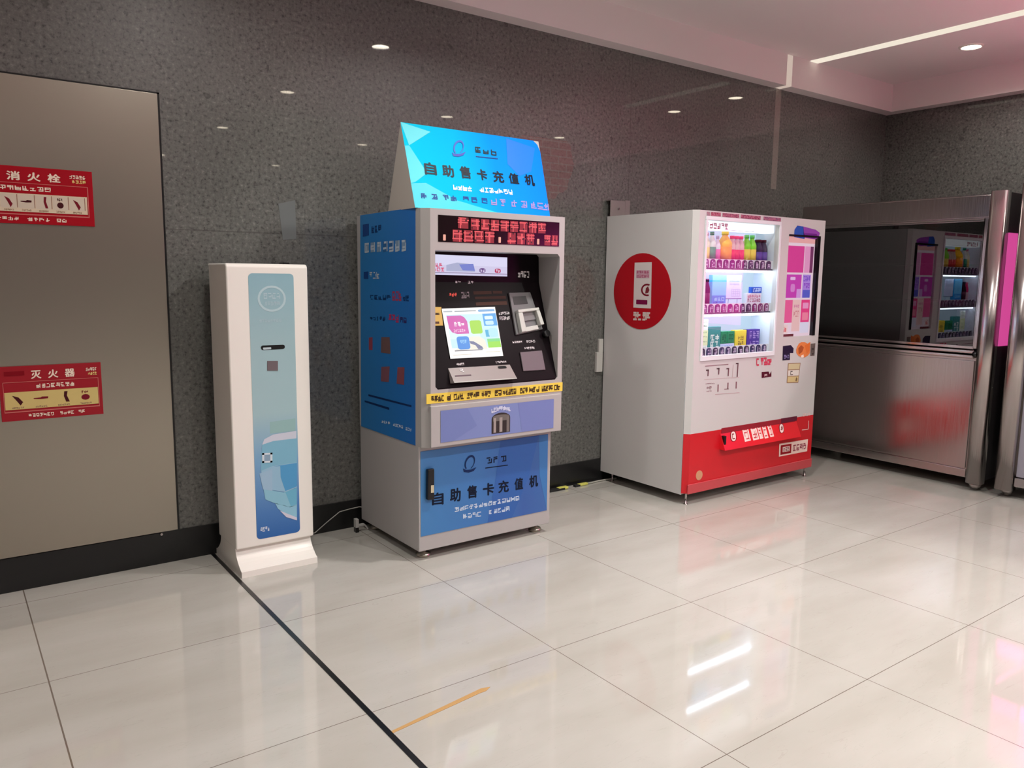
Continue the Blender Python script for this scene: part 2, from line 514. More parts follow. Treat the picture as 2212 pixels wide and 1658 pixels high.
for x, y, pw in [(6.29, -1.85, 0.5), (2.84, -1.64, 1.25), (2.82, -3.54, 1.7), (4.6, -3.57, 1.0), (6.35, -3.78, 1), (2.87, -5.8, 1), (4.69, -5.85, 1), (6.3, -5.9, 1), (4.5, -8.6, 1), (2.8, -8.6, 1), (6.2, -9.5, 1), (-0.4, -5.8, 1), (-0.6, -3.5, 1.0), (1.1, -1.25, 0.55), (0.4, -8.6, 1)]:  # lamps mirrored in the wall, plus unseen ones added for fill
    downlight(x, y, pw=pw, label='round downlight seen only as a small bright reflection on the dark wall', group='downlights mirrored in the wall')

# ------------------------------------------------------------------ steel hydrant cabinet front on the wall
PW = Plane((0, -0.02, 0), (0, -1, 0))
t = thing('hydrant_cabinet', 'tall brushed steel hydrant cabinet door with thin black edge joint at far left', 'cabinet', (0.0, -0.01, 1.18))
b = B(); b.box(-1.2, 0.876, -0.020, -0.001, 0.160, 2.206, M_steel_panel); b.build('door', t, 0.001)
b = B(); b.box(0.876, 0.886, -0.013, -0.0005, 0.158, 2.214, M_black); b.box(-1.2, 0.886, -0.013, -0.0005, 2.206, 2.214, M_black)
b.box(0.80, 0.886, -0.016, -0.0125, 0.140, 0.160, M_black); b.build('joint', t)
b = B(); b.lathe([(0.006, -0.026), (0.006, -0.016)], (0.800, 0, 0.150), M_steel_bright, 12, 'y'); b.build('latch', t)

# red instruction signs
def fire_sign(name, label, q, title, warm, n_pic, seed, y):
    rr = random.Random(seed)
    c = sum(q, Vector()) / 4
    t = thing(name, label, 'sign', c)
    red, cream = ink((166, 12, 30) if warm < 1 else (158, 34, 44)), ink((222, 205, 176) if warm < 1 else (212, 190, 120))
    b = B()
    b.prism(q, (0, 0.006, 0), red); b.build('plate', t, 0.001)
    pale, dk = ink((246, 226, 206)), ink((70, 22, 28))
    n = Vector((0, -1, 0))
    Q = [p + n * 0.001 for p in q]
    b = B()
    for i, ch in enumerate(title):
        u = 0.30 + i * 0.165 if warm else 0.44 + i * 0.13
        write(b, sub(Q, u, 0.09, u + (0.10 if warm else 0.085), 0.245), ch, pale)
    glyphs(b, sub(Q, 0.84, 0.09, 0.955, 0.15), 5, pale, rnd=rr); glyphs(b, sub(Q, 0.86, 0.175, 0.955, 0.23), 4, ink((236, 206, 130)), rnd=rr)
    glyphs(b, sub(Q, 0.34, 0.34, 0.72, 0.415), 8, pale, rnd=rr)
    glyphs(b, sub(Q, 0.25, 0.885, 0.50, 0.945), 7, pale, rnd=rr); glyphs(b, sub(Q, 0.55, 0.885, 0.70, 0.945), 4, pale, rnd=rr); glyphs(b, sub(Q, 0.74, 0.885, 0.81, 0.945), 2, pale, rnd=rr)
    b.build('lettering', t)
    b = B()
    for a in ((0.03, 0.285, 0.965, 0.295), (0.03, 0.285, 0.036, 0.83), (0.96, 0.285, 0.966, 0.83), (0.03, 0.825, 0.966, 0.845)):
        b.rect(Q, *a, ink((206, 110, 104)), 0.0002)
    b.rect(Q, 0.05, 0.09, 0.24, 0.17, ink((132, 10, 26)), 0.0002)
    b.build('border', t)
    b = B()
    b.rect(Q, 0.04, 0.47, 0.955, 0.79, cream, 0.0004)
    for i in range(n_pic):
        u0 = 0.06 + i * 0.885 / n_pic; u1 = u0 + 0.80 / n_pic
        if warm < 1:
            b.rrect(Q, u0, 0.49, u1, 0.73, ink((214, 200, 180)), 0.15, 0.0006, 1.0)
            b.rect(Q, u1 + 0.002, 0.49, u1 + 0.007, 0.72, ink((150, 110, 100)), 0.0007)
        m_ = (u0 + u1) / 2; w_ = (u1 - u0)
        dk_ = dk if i % 2 == 0 else ink((120, 24, 40))
        kind = (i + seed) % 4
        if kind == 0:
            b.uv(Q, [(m_ + w_ * 0.05, 0.51), (m_ + w_ * 0.22, 0.51), (m_ + w_ * 0.17, 0.59), (m_ + w_ * 0.30, 0.71), (m_ + w_ * 0.12, 0.71), (m_ + w_ * 0.02, 0.60)], dk_, 0.0008)
        elif kind == 1:
            P = [(m_ + w_ * 0.22 * math.cos(a * 0.5236), 0.645 + 0.055 * math.sin(a * 0.5236)) for a in range(12)]
            b.uv(Q, P, dk_, 0.0008); glyphs(b, sub(Q, m_ - w_ * 0.2, 0.52, m_ + w_ * 0.15, 0.57), 3, dk_, lift=0.0008, rnd=rr)
        elif kind == 2:
            b.uv(Q, [(m_ - w_ * 0.25, 0.53), (m_ + w_ * 0.05, 0.57), (m_ + w_ * 0.25, 0.66), (m_ + w_ * 0.12, 0.72), (m_ - w_ * 0.05, 0.63)], dk_, 0.0008)
        else:
            b.uv(Q, [(m_ - w_ * 0.35, 0.60), (m_, 0.595), (m_ + w_ * 0.05, 0.58), (m_ + w_ * 0.36, 0.585), (m_ + w_ * 0.34, 0.62), (m_, 0.625), (m_ - w_ * 0.35, 0.615)], dk_, 0.0008)
        glyphs(b, sub(Q, m_ - w_ * 0.3, 0.745, m_ + w_ * 0.3, 0.775), 6, ink((150, 120, 96)), lift=0.0008, rnd=rr)
    b.build('pictogram_strip', t)
ys = -0.0275
PS = Plane((0, ys, 0), (0, -1, 0))
def wq(x0, x1, z0, z1, y): return [Vector((x0, y, z1)), Vector((x1, y, z1)), Vector((x1, y, z0)), Vector((x0, y, z0))]
fire_sign('hydrant_sign', 'upper red instruction sign reading 消火栓 on the steel cabinet door', wq(0.02, 0.590, 1.600, 1.836, ys), '消火栓', 0, 8, 3, ys)
fire_sign('extinguisher_sign', 'lower red instruction sign with yellow picture strip reading 灭火器 on the steel door', wq(0.190, 0.580, 0.762, 0.998, ys), '灭火器', 1, 4, 6, ys)

# sheet residue on the wall
b = B(); PB = Plane((0, 0, 0), (0, -1, 0))
b.prism(PB.quad([(601, 440), (637, 432), (640, 516), (611, 518)], 0.0015), (0, 0.0012, 0), mat('wall_film', (112, 116, 116), 0.4))
tag(b.build('paper_sheet'), 'pale translucent sheet stuck on dark wall above the white stand', 'paper')

# ------------------------------------------------------------------ mask dispenser stand
t = thing('mask_dispenser', 'tall slim white dispenser stand with light blue face mask poster', 'vending machine', (1.24, -0.22, 0))
x0, x1, yf, yb = 1.052, 1.432, -0.362, -0.085
b = B()
prof = [(yb, 0.118), (yf, 0.118), (yf, 1.436), (yf + 0.012, 1.448), (yb + 0.02, 1.448), (yb, 1.43)]
b.prism([(x0, y, z) for y, z in prof], (x1 - x0, 0, 0), M_white)
b.build('cabinet', t, 0.008)
b = B()
prof = []
for i in range(9):
    a = i / 8; prof.append((yf + 0.028 - 0.075 * (a ** 2.2), 0.125 - 0.093 * a))
prof += [(-0.420, 0.028), (-0.422, 0.0), (-0.012, 0.0), (-0.014, 0.028)]
for i in range(9):
    a = 1 - i / 8; prof.append((yb - 0.02 + 0.075 * (a ** 2.2), 0.125 - 0.093 * a))
b.prism([(x0 + 0.004, y, z) for y, z in prof], (x1 - x0 - 0.012, 0, 0), M_white, False)
b.build('foot', t)
PM = Plane((0, yf, 0), (0, -1, 0))
M_mask = make_gradient('mask_poster_blue', [(0.0, (40, 98, 168)), (0.10, (72, 122, 184)), (0.30, (120, 166, 204)), (0.48, (164, 194, 200)), (0.75, (160, 190, 196)), (1.0, (142, 180, 192))], 2, 0.15, 1.405)
QX0, QX1, QZ0, QZ1 = 1.150, 1.362, 0.152, 1.404
QM = wq(QX0, QX1, QZ0, QZ1, yf - 0.001)
b = B(); b.rrect(QM, 0, 0, 1, 1, M_mask, 0.09, 0, 0.17)
po = b.build('poster', t)
b = B()
def u_(px, py):
    p = PM.at(px, py)
    return ((p.x - QX0) / (QX1 - QX0), (QZ1 - p.z) / (QZ1 - QZ0))
def mp_(pts, c, lift):
    P = []
    for a in pts:
        u, v = u_(*a); P.append((min(max(u, 0.0), 1.0), min(max(v, 0), 0.995)))
    b.uv(QM, P, ink(c), lift)
mp_([(583, 911), (638, 903), (638, 930), (583, 936)], (150, 186, 186), 0.0004)
mp_([(571, 948), (590, 938), (640, 930), (640, 948), (590, 952), (566, 960)], (205, 208, 222), 0.0006)
mp_([(566, 960), (590, 952), (641, 946), (641, 1000), (592, 1005), (563, 1016)], (128, 182, 206), 0.0008)
mp_([(564, 1016), (588, 1006), (641, 998), (641, 1052), (616, 1062), (570, 1055)], (150, 190, 214), 0.0009)
mp_([(590, 1007), (641, 999), (641, 1050), (616, 1060), (606, 1030), (605, 1006)], (84, 156, 204), 0.0011)
mp_([(569, 1055), (612, 1063), (641, 1053), (641, 1090), (626, 1095), (598, 1088), (573, 1078)], (140, 192, 212), 0.0012)
mp_([(616, 1062), (641, 1053), (641, 1088), (628, 1093)], (110, 178, 206), 0.0013)
mp_([(594, 1086), (626, 1094), (641, 1089), (641, 1118), (618, 1110), (600, 1098)], (146, 196, 218), 0.0012)
mp_([(604, 1102), (641, 1117), (641, 1123), (618, 1116)], (212, 208, 224), 0.0014)
mp_([(560, 1022), (588, 1012), (588, 1060), (568, 1056)], (158, 190, 214), 0.0015)
b.build('mask_picture', t)
b = B()
Q2 = sub(QM, 0.16, 0.036, 0.84, 0.17)
for i in range(28):
    a0, a1 = 2 * math.pi * i / 28, 2 * math.pi * (i + 1) / 28
    b.uv(Q2, [(0.5 + 0.46 * math.cos(a0), 0.42 + 0.36 * math.sin(a0)), (0.5 + 0.46 * math.cos(a1), 0.42 + 0.36 * math.sin(a1)), (0.5 + 0.39 * math.cos(a1), 0.42 + 0.30 * math.sin(a1)), (0.5 + 0.39 * math.cos(a0), 0.42 + 0.30 * math.sin(a0))], ink((182, 206, 212)), 0.0006)
glyphs(b, sub(Q2, 0.22, 0.26, 0.78, 0.42), 4, ink((178, 202, 210)), lift=0.0006)
glyphs(b, sub(Q2, 0.24, 0.50, 0.76, 0.60), 5, ink((172, 198, 206)), lift=0.0006)
glyphs(b, sub(Q2, 0.06, 0.98, 0.8, 1.06), 8, ink((176, 200, 208)), lift=0.0006)
glyphs(b, sub(QM, 0.08, 0.955, 0.30, 0.972), 4, ink((220, 228, 240)), lift=0.0006)
b.build('lettering', t)
Qs = PM.quad([(563, 746), (615, 744), (615, 753), (564, 756)], 0.002)
b = B(); b.rrect(Qs, 0, 0, 1, 1, M_dark, 0.09, 0.0, 5); b.rrect(Qs, 0.08, 0.45, 0.42, 0.9, ink((190, 205, 210)), 0.08, 0.0006, 5)
b.build('dispensing_slot', t)
Qs = PM.quad([(577, 779), (600, 779), (600, 800), (577, 800)], 0.003)
b = B(); b.prism(Qs, (0, 0.003, 0), ink((112, 100, 104))); b.build('sensor_window', t)
Qs = PM.quad([(566, 978), (588, 977), (588, 998), (566, 999)], 0.0028)
b = B(); b.rect(Qs, 0, 0, 1, 0.18, ink((214, 224, 232))); b.rect(Qs, 0, 0.82, 1, 1, ink((214, 224, 232))); b.rect(Qs, 0, 0, 0.2, 1, ink((214, 224, 232))); b.rect(Qs, 0.8, 0, 1, 1, ink((214, 224, 232))); b.rect(Qs, 0.2, 0.18, 0.8, 0.82, ink((140, 166, 188)))
b.build('square_mark', t)
b = B(); b.box(1.328, 1.358, -0.33, -0.27, 1.447, 1.457, M_dark); b.build('antenna_base', t, 0.003)

# ------------------------------------------------------------------ card recharge kiosk
KX0, KX1, KY = 1.837, 2.687, -0.760
t = thing('recharge_kiosk', 'grey and blue self-service card recharge kiosk with lit touch screen', 'kiosk', (2.25, -0.40, 0))
kiosk = t
b = B(); b.box(1.838, 2.662, -0.697, -0.045, 0.050, 0.588, M_kgrey)
b.build('base_cabinet', t, 0.004)
# housing with a deep recess
b = B()
zb, zt, yb = 0.582, 1.712, -0.045
ch = 0.033
ox0, ox1, oz0, oz1 = 1.896, 2.648, 0.862, 1.521
k = M_kgrey
L, Rr = KX0, KX1
b.face([(L, yb, zb), (L, KY + ch, zb), (L, KY + ch, zt), (L, yb, zt)], k)
b.face([(L, KY + ch, zb), (L + ch, KY, zb), (L + ch, KY, zt), (L, KY + ch, zt)], k)
b.face([(Rr, yb, zb), (Rr, KY + 0.01, zb), (Rr, KY + 0.01, zt), (Rr, yb, zt)], k)
b.face([(Rr, KY + 0.01, zb), (Rr - 0.01, KY, zb), (Rr - 0.01, KY, zt), (Rr, KY + 0.01, zt)], k)
pl = [(L, yb), (L, KY + ch), (L + ch, KY), (Rr - 0.01, KY), (Rr, KY + 0.01), (Rr, yb)]
b.face([(x, y, zb) for x, y in pl], k); b.face([(x, y, zt) for x, y in pl], k)
b.face([(L, yb, zb), (Rr, yb, zb), (Rr, yb, zt), (L, yb, zt)], k)
fx0, fx1 = L + ch, Rr - 0.01
c = 0.014
ring = [(ox0, oz0 + c), (ox0, oz1), (ox1 - c, oz1), (ox1, oz1 - c), (ox1, oz0 + c), (ox1 - c, oz0), (ox0 + c, oz0)]
# front face as strips round the opening
b.face([(fx0, KY, zb), (fx1, KY, zb), (fx1, KY, oz0), (ox1 - c, KY, oz0), (ox0 + c, KY, oz0), (fx0, KY, oz0)], k)
b.face([(fx0, KY, oz1), (ox0, KY, oz1), (ox1 - c, KY, oz1), (fx1, KY, oz1), (fx1, KY, zt), (fx0, KY, zt)], k)
b.face([(fx0, KY, oz0), (ox0 + c, KY, oz0), (ox0, KY, oz0 + c), (ox0, KY, oz1), (fx0, KY, oz1)], k)
b.face([(fx1, KY, oz0), (fx1, KY, oz1), (ox1 - c, KY, oz1), (ox1, KY, oz1 - c), (ox1, KY, oz0 + c), (ox1 - c, KY, oz0)], k)
for i in range(len(ring)):
    a, e = ring[i], ring[(i + 1) % len(ring)]
    b.face([(a[0], KY, a[1]), (e[0], KY, e[1]), (e[0], -0.45, e[1]), (a[0], -0.45, a[1])], k)
b.build('housing', t, weld=False)
# inclined control fascia inside the recess
up_y, kn_z = -0.582, 1.372
b = B()
prof = [(up_y, 1.521), (up_y - 0.006, kn_z), (-0.756, 0.868), (-0.756, 0.862), (-0.47, 0.862), (-0.47, 1.521)]
b.prism([(ox0 + 0.001, y, z) for y, z in prof], (ox1 - ox0 - 0.002, 0, 0), M_fascia)
b.build('control_fascia', t)
PU = Plane((2.3, up_y - 0.003, 1.45), (0, -1, 0.04))
sl = Vector((0, -0.756 - (up_y - 0.006), 0.868 - kn_z))
nn = Vector((1, 0, 0)).cross(sl).normalized()
if nn.y > 0: nn = -nn
PI_ = Plane((2.3, up_y - 0.006, kn_z), nn)
# upper advertising display
Q = PU.quad([(943, 549), (1094, 556), (1094, 597), (941, 593)], 0.006)
Q[0].x = ox0 + 0.003; Q[3].x = ox0 + 0.003
b = B(); b.prism(Q, nn * 0 + Vector((0, 0.008, 0)), M_dark)
ad = b.build('advert_display', t)
b = B()
b.rect(Q, 0, 0, 1, 1, glow((206, 204, 232), 1), 0.001)
b.rect(Q, 0, 0, 1, 0.5, glow((216, 216, 242), 1), 0.0012)
b.uv(Q, [(0.30, 0.5), (0.42, 0.36), (0.60, 0.42), (0.62, 0.8), (0.30, 0.8)], glow((170, 176, 206), 1), 0.0016)
b.uv(Q, [(0.44, 0.45), (0.60, 0.40), (0.62, 0.76), (0.48, 0.74)], glow((116, 132, 204), 1), 0.002)
glyphs(b, sub(Q, 0.06, 0.42, 0.26, 0.60), 5, glow((206, 40, 84), 1), lift=0.002); glyphs(b, sub(Q, 0.06, 0.64, 0.28, 0.82), 5, glow((214, 60, 100), 1), lift=0.002)
b.rrect(Q, 0.67, 0.6, 0.74, 0.84, glow((96, 70, 130), 1), 0.4, 0.002, 3.0); b.rrect(Q, 0.85, 0.6, 0.92, 0.84, glow((176, 34, 80), 1), 0.4, 0.002, 3.0)
glyphs(b, sub(Q, 0.68, 0.64, 0.73, 0.8), 2, glow((220, 214, 238), 1), lift=0.0024); glyphs(b, sub(Q, 0.86, 0.64, 0.91, 0.8), 2, glow((226, 214, 232), 1), lift=0.0024)
b.rect(Q, 0, 0.86, 1, 0.90, glow((140, 130, 160), 1), 0.0018)
b.build('advert_picture', ad)
# touch screen
Q = PI_.quad([(953, 667), (1068, 663), (1086, 769), (972, 775)], 0.004)
b = B(); b.prism(Q, -nn * 0.006, M_dark)
sc = b.build('touch_screen', t)
b = B()
def sg(c): return glow(c, 1.05)
Q = [p + nn * 0.0008 for p in Q]
b.rect(Q, 0, 0, 1, 1, sg((250, 248, 244)))
b.rect(Q, 0.06, 0.13, 0.98, 0.80, sg((196, 232, 244)), 0.0004)
b.rect(Q, 0.06, 0.30, 0.62, 0.62, sg((214, 240, 246)), 0.0006)
b.rect(Q, 0.02, 0.05, 0.18, 0.075, sg((170, 180, 186)), 0.0006); b.rect(Q, 0.22, 0.055, 0.62, 0.075, sg((150, 160, 166)), 0.0006); b.rrect(Q, 0.66, 0.045, 0.98, 0.09, sg((120, 170, 214)), 0.4, 0.0006)
# magenta leaf tile
P = [(0.06, 0.15), (0.32, 0.15), (0.38, 0.19), (0.42, 0.27), (0.42, 0.52), (0.20, 0.52), (0.11, 0.48), (0.07, 0.40)]
b.uv(Q, P, sg((204, 84, 170)), 0.0010)
glyphs(b, sub(Q, 0.17, 0.28, 0.36, 0.37), 3, sg((250, 240, 246)), lift=0.0014); glyphs(b, sub(Q, 0.14, 0.42, 0.36, 0.48), 6, sg((238, 200, 226)), lift=0.0014)
b.rrect(Q, 0.46, 0.26, 0.68, 0.53, sg((160, 214, 62)), 0.2, 0.0010)
b.rrect(Q, 0.17, 0.57, 0.40, 0.83, sg((64, 140, 222)), 0.22, 0.0012)
glyphs(b, sub(Q, 0.22, 0.64, 0.35, 0.71), 3, sg((140, 196, 240)), lift=0.0016)
P = [(0.40, 0.58), (0.60, 0.58), (0.70, 0.66), (0.72, 0.84), (0.10, 0.84), (0.17, 0.80), (0.40, 0.82)]
b.uv(Q, P, sg((234, 230, 214)), 0.0008)
b.uv(Q, [(0.40, 0.67), (0.48, 0.68), (0.62, 0.79), (0.64, 0.84), (0.54, 0.84), (0.50, 0.76), (0.41, 0.72)], sg((110, 116, 150)), 0.0014)
b.rect(Q, 0.10, 0.845, 0.62, 0.86, sg((50, 56, 80)), 0.0014)
b.rect(Q, 0.73, 0.13, 0.99, 0.38, sg((70, 160, 226)), 0.0010); b.rrect(Q, 0.76, 0.18, 0.92, 0.25, sg((214, 236, 248)), 0.3, 0.0014); b.rrect(Q, 0.76, 0.28, 0.92, 0.36, sg((190, 226, 246)), 0.3, 0.0014)
b.rect(Q, 0.73, 0.46, 0.80, 0.60, sg((60, 170, 214)), 0.0010); b.rrect(Q, 0.79, 0.43, 0.97, 0.61, sg((176, 226, 240)), 0.3, 0.0014)
b.rect(Q, 0.74, 0.64, 0.99, 0.82, sg((150, 220, 70)), 0.0010); b.rect(Q, 0.74, 0.64, 0.99, 0.70, sg((120, 214, 130)), 0.0012)
b.rect(Q, 0.06, 0.93, 0.40, 0.936, sg((190, 170, 140)), 0.0010); b.rect(Q, 0.68, 0.90, 0.96, 0.906, sg((190, 180, 120)), 0.0010)
b.build('screen_picture', sc)
# bill acceptor
b = B()
Qb = PI_.quad([(1097, 633), (1143, 632), (1170, 712), (1113, 724)], 0.0)
n_ = nn
base = [p + n_ * 0.012 for p in Qb]
b.prism(Qb, n_ * 0.012, mat('acceptor_grey', (112, 110, 112), 0.4))
bz = b.build('bill_acceptor', t, 0.003)
def lip(q, u0, v0, u1, v1, h, k, name, par, bev=0.003):
    bb = B(); s_ = sub(q, u0, v0, u1, v1); bb.prism(s_, n_ * h, k); return bb.build(name, par, bev)
M_grey2 = mat('bezel_grey', (120, 116, 118), 0.35)
M_lt = mat('bill_mouth_white', (190, 190, 184), 0.35)
lip(base, 0.12, 0.10, 0.72, 0.30, 0.001, M_dark, 'indicator_window', bz, 0)
lip(base, 0.10, 0.45, 0.98, 0.52, 0.03, M_lt, 'mouth_frame', bz)
lip(base, 0.10, 0.52, 0.28, 0.98, 0.028, M_lt, 'mouth_frame', bz)
lip(base, 0.84, 0.52, 0.98, 0.90, 0.030, M_lt, 'mouth_frame', bz)
lip(base, 0.10, 0.88, 0.75, 0.99, 0.024, M_lt, 'mouth_frame', bz)
lip(base, 0.28, 0.52, 0.84, 0.72, 0.008, M_grey2, 'mouth_throat', bz, 0)
# card tray
Qc = PI_.quad([(968, 795), (1101, 787), (1108, 819), (973, 828)], 0.0)
b = B()
zz = [p + n_ * 0.035 for p in Qc[2:]]
b.mesh(Qc + [zz[0], zz[1]], [(0, 1, 4, 5), (1, 2, 4), (0, 5, 3), (5, 4, 2, 3)], mat('tray_grey', (150, 140, 138), 0.35))
b.face([zz[1], zz[0], zz[0] + n_ * 0.003 + Vector((0, 0, -0.004)), zz[1] + n_ * 0.003 + Vector((0, 0, -0.004))], M_lt)
tr_ = b.build('card_tray', t)
Qt = [Qc[0] + n_ * 0.001, Qc[1] + n_ * 0.001, zz[0] + n_ * 0.001, zz[1] + n_ * 0.001]
b = B(); b.rrect(Qt, 0.78, 0.08, 0.92, 0.26, M_dark, 0.3, 0.001); b.build('slot', tr_)
b = B(); b.rect(Qt, 0.05, 0.55, 0.30, 0.62, ink((92, 70, 80)), 0.001); glyphs(b, sub(Qt, 0.16, 0.10, 0.22, 0.32), 2, ink((230, 228, 230)), lift=0.001); b.build('tray_marks', tr_)
# card reader pad
Q = PI_.quad([(1122, 761), (1169, 757), (1177, 799), (1129, 802)], 0.0)
b = B(); b.prism(Q, n_ * 0.008, mat('reader_mauve', (104, 92, 98), 0.4)); b.build('card_reader_pad', t, 0.003)
# round camera knob on the right
b = B()
c0 = PI_.at(1176, 722, 0.0)
b.prism([c0 + Vector((0.018 * math.cos(a), 0, 0)) + sl.normalized() * (0.018 * math.sin(a)) for a in [i * math.pi / 8 for i in range(16)]], n_ * 0.03, M_dark, True); b.build('keyhole_cover', t)
# yellow sticker
Q = PI_.quad([(941, 662), (953, 663), (957, 703), (943, 703)], 0.001)
Q[0].x = ox0 + 0.002; Q[3].x = ox0 + 0.002
b = B(); b.rect(Q, 0, 0, 1, 1, ink((214, 178, 92))); glyphs(b, sub(Q, 0.2, 0.28, 0.9, 0.42), 2, ink((60, 44, 30)), lift=0.0006); b.rect(Q, 0.1, 0.78, 0.8, 0.9, ink((90, 60, 50)), 0.0006); b.build('yellow_sticker', t)
# white and coloured lettering on fascia
wk = ink((220, 214, 216))
b = B()
def gl(P, pts, n, k, **kw): glyphs(b, P.quad(pts, 0.0015), n, k, **kw)
gl(PI_, [(983, 604), (996, 604), (996, 611), (983, 611)], 2, wk); gl(PI_, [(1010, 603), (1023, 603), (1023, 612), (1010, 612)], 2, wk)
gl(PI_, [(969, 633), (986, 632), (987, 640), (970, 640)], 3, glow((226, 60, 44), 1.0)); gl(PI_, [(995, 631), (1013, 630), (1014, 643), (996, 644)], 3, ink((150, 140, 144)))
gl(PU, [(1118, 585), (1143, 586), (1143, 599), (1118, 598)], 4, wk)
gl(PI_, [(1076, 674), (1100, 672), (1101, 678), (1077, 680)], 6, wk); gl(PI_, [(1078, 684), (1101, 683), (1102, 690), (1079, 691)], 6, wk)
gl(PI_, [(1106, 737), (1128, 736), (1129, 740), (1107, 741)], 5, wk); gl(PI_, [(1136, 735), (1155, 734), (1156, 739), (1137, 740)], 4, wk)
gl(PI_, [(1132, 750), (1154, 748), (1155, 753), (1133, 754)], 6, wk)
gl(PI_, [(985, 784), (1002, 783), (1003, 788), (986, 789)], 5, wk); gl(PI_, [(1070, 780), (1093, 778), (1094, 782), (1071, 784)], 7, wk)
for pts in ([(1022, 629), (1061, 628), (1062, 635), (1023, 636)], [(1064, 628), (1084, 628), (1085, 634), (1065, 634)], [(1025, 641), (1092, 639), (1093, 645), (1026, 646)], [(1027, 653), (1094, 650), (1096, 658), (1028, 660)]):
    b.face(PI_.quad(pts, 0.0012), ink((74, 50, 42)))
b.build('lettering', t)
# LED message window
PK = Plane((0, KY, 0), (0, -1, 0))
Q = wq(1.912, 2.640, 1.560, 1.683, KY - 0.002)
b = B(); b.prism(Q, (0, 0.004, 0), mat('led_window', (16, 3, 5), 0.2)); lw = b.build('message_display', t)
b = B(); rr = random.Random(4)
def dots(u0, v0, u1, v1, n):
    wd = (u1 - u0) / n
    a0 = len(b.f)
    for i in range(n):
        c = sub(Q, u0 + i * wd + wd * 0.06, v0, u0 + (i + 1) * wd - wd * 0.04, v1)
        b.rect(c, 0.04, 0, 0.96, 1, glow((150, 30, 40), 1), 0.0006)
        for _ in range(3):
            v = rr.random() * 0.86; b.rect(c, rr.choice((0, 0.1)), v, rr.choice((0.9, 1)), v + 0.1, glow((236, 92, 96), 1), 0.0012)
        for _ in range(2):
            v = rr.random() * 0.88; b.rect(c, v, 0.05, v + 0.1, rr.choice((0.7, 1)), glow((236, 92, 96), 1), 0.0014)
        for _ in range(2):
            a, v = rr.random() * 0.8, rr.random() * 0.8; b.rect(c, a, v, a + 0.16, v + 0.16, glow((46, 6, 10), 1), 0.0018)
    b.seg.append((a0, len(b.f)))
dots(0.14, 0.04, 0.235, 0.46, 1); dots(0.24, 0.06, 0.88, 0.49, 8)
dots(0.10, 0.52, 0.44, 0.97, 4); dots(0.54, 0.52, 0.78, 0.97, 3); dots(0.86, 0.54, 0.99, 0.97, 2)
for u in (0.035, 0.47, 0.80): b.rrect(Q, u, 0.72, u + 0.02, 0.95, glow((240, 170, 150), 1), 0.4, 0.001, 2)
b.build('red_message', lw)
# yellow strip with black text
Q = wq(1.846, 2.683, 0.798, 0.845, KY - 0.002)
b = B(); b.prism(Q, (0, 0.002, 0), ink((238, 208, 84)))
for u0, u1, n in ((0.03, 0.12, 4), (0.135, 0.16, 1), (0.18, 0.25, 3), (0.27, 0.36, 4), (0.375, 0.44, 3), (0.47, 0.52, 2), (0.53, 0.63, 5), (0.66, 0.72, 3), (0.73, 0.81, 3), (0.83, 0.92, 5), (0.93, 0.98, 2)):
    glyphs(b, sub(Q, u0, 0.22, u1, 0.80), n, ink((70, 52, 34)), lift=0.0008, th=0.24, gap=0.1)
b.build('yellow_notice_strip', t)
# middle door with blue print and arched coin outlet
b = B(); b.box(1.862, 2.664, KY - 0.016, KY, 0.586, 0.786, M_kgrey); md_ = b.build('middle_door', t, 0.003)
PD = Plane((0, KY - 0.016, 0), (0, -1, 0))
Q = wq(1.914, 2.612, 0.606, 0.762, KY - 0.0175)
b = B(); b.rect(Q, 0, 0, 1, 1, ink((124, 138, 190)))
b.uv(Q, [(0, 0), (0.22, 0), (0.30, 0.6), (0.10, 1), (0, 1)], ink((116, 130, 184)), 0.0005); b.uv(Q, [(0.66, 0), (1, 0), (1, 1), (0.70, 1)], ink((118, 130, 186)), 0.0005)
b.build('blue_print', md_)
b = B()
cx = 0.508
P = [(cx - 0.082, 1 - 0.02)] + [(cx + 0.082 * math.cos(math.pi - a * math.pi / 10), 0.44 - 0.20 * math.sin(a * math.pi / 10)) for a in range(11)] + [(cx + 0.082, 0.98)]
b.uv(sub(Q, 0, 0.05, 1, 0.95), P, ink((58, 50, 50)), 0.001)
b.uv(sub(Q, 0, 0.05, 1, 0.95), [(cx + (u - cx) * 0.86, 0.34 + (v - 0.34) * 0.3) for u, v in P], ink((110, 104, 100)), 0.0014)
for u0, u1 in ((-0.066, -0.044), (-0.014, 0.012)):
    b.rect(Q, cx + u0, 0.42, cx + u1, 0.90, ink((160, 150, 146)), 0.0018)
b.rect(Q, cx + 0.05, 0.42, cx + 0.074, 0.92, ink((120, 112, 108)), 0.0018)
b.build('coin_outlet', md_)
b = B()
for i in range(7):
    a = -1.0 + i * 2.0 / 6
    u = cx + 0.086 * math.sin(a); v = 0.26 - 0.14 * math.cos(a)
    glyphs(b, sub(Q, u - 0.013, v - 0.07, u + 0.013, v + 0.06), 1, ink((214, 218, 240)), lift=0.0016, gap=0)
b.build('arched_lettering', md_)
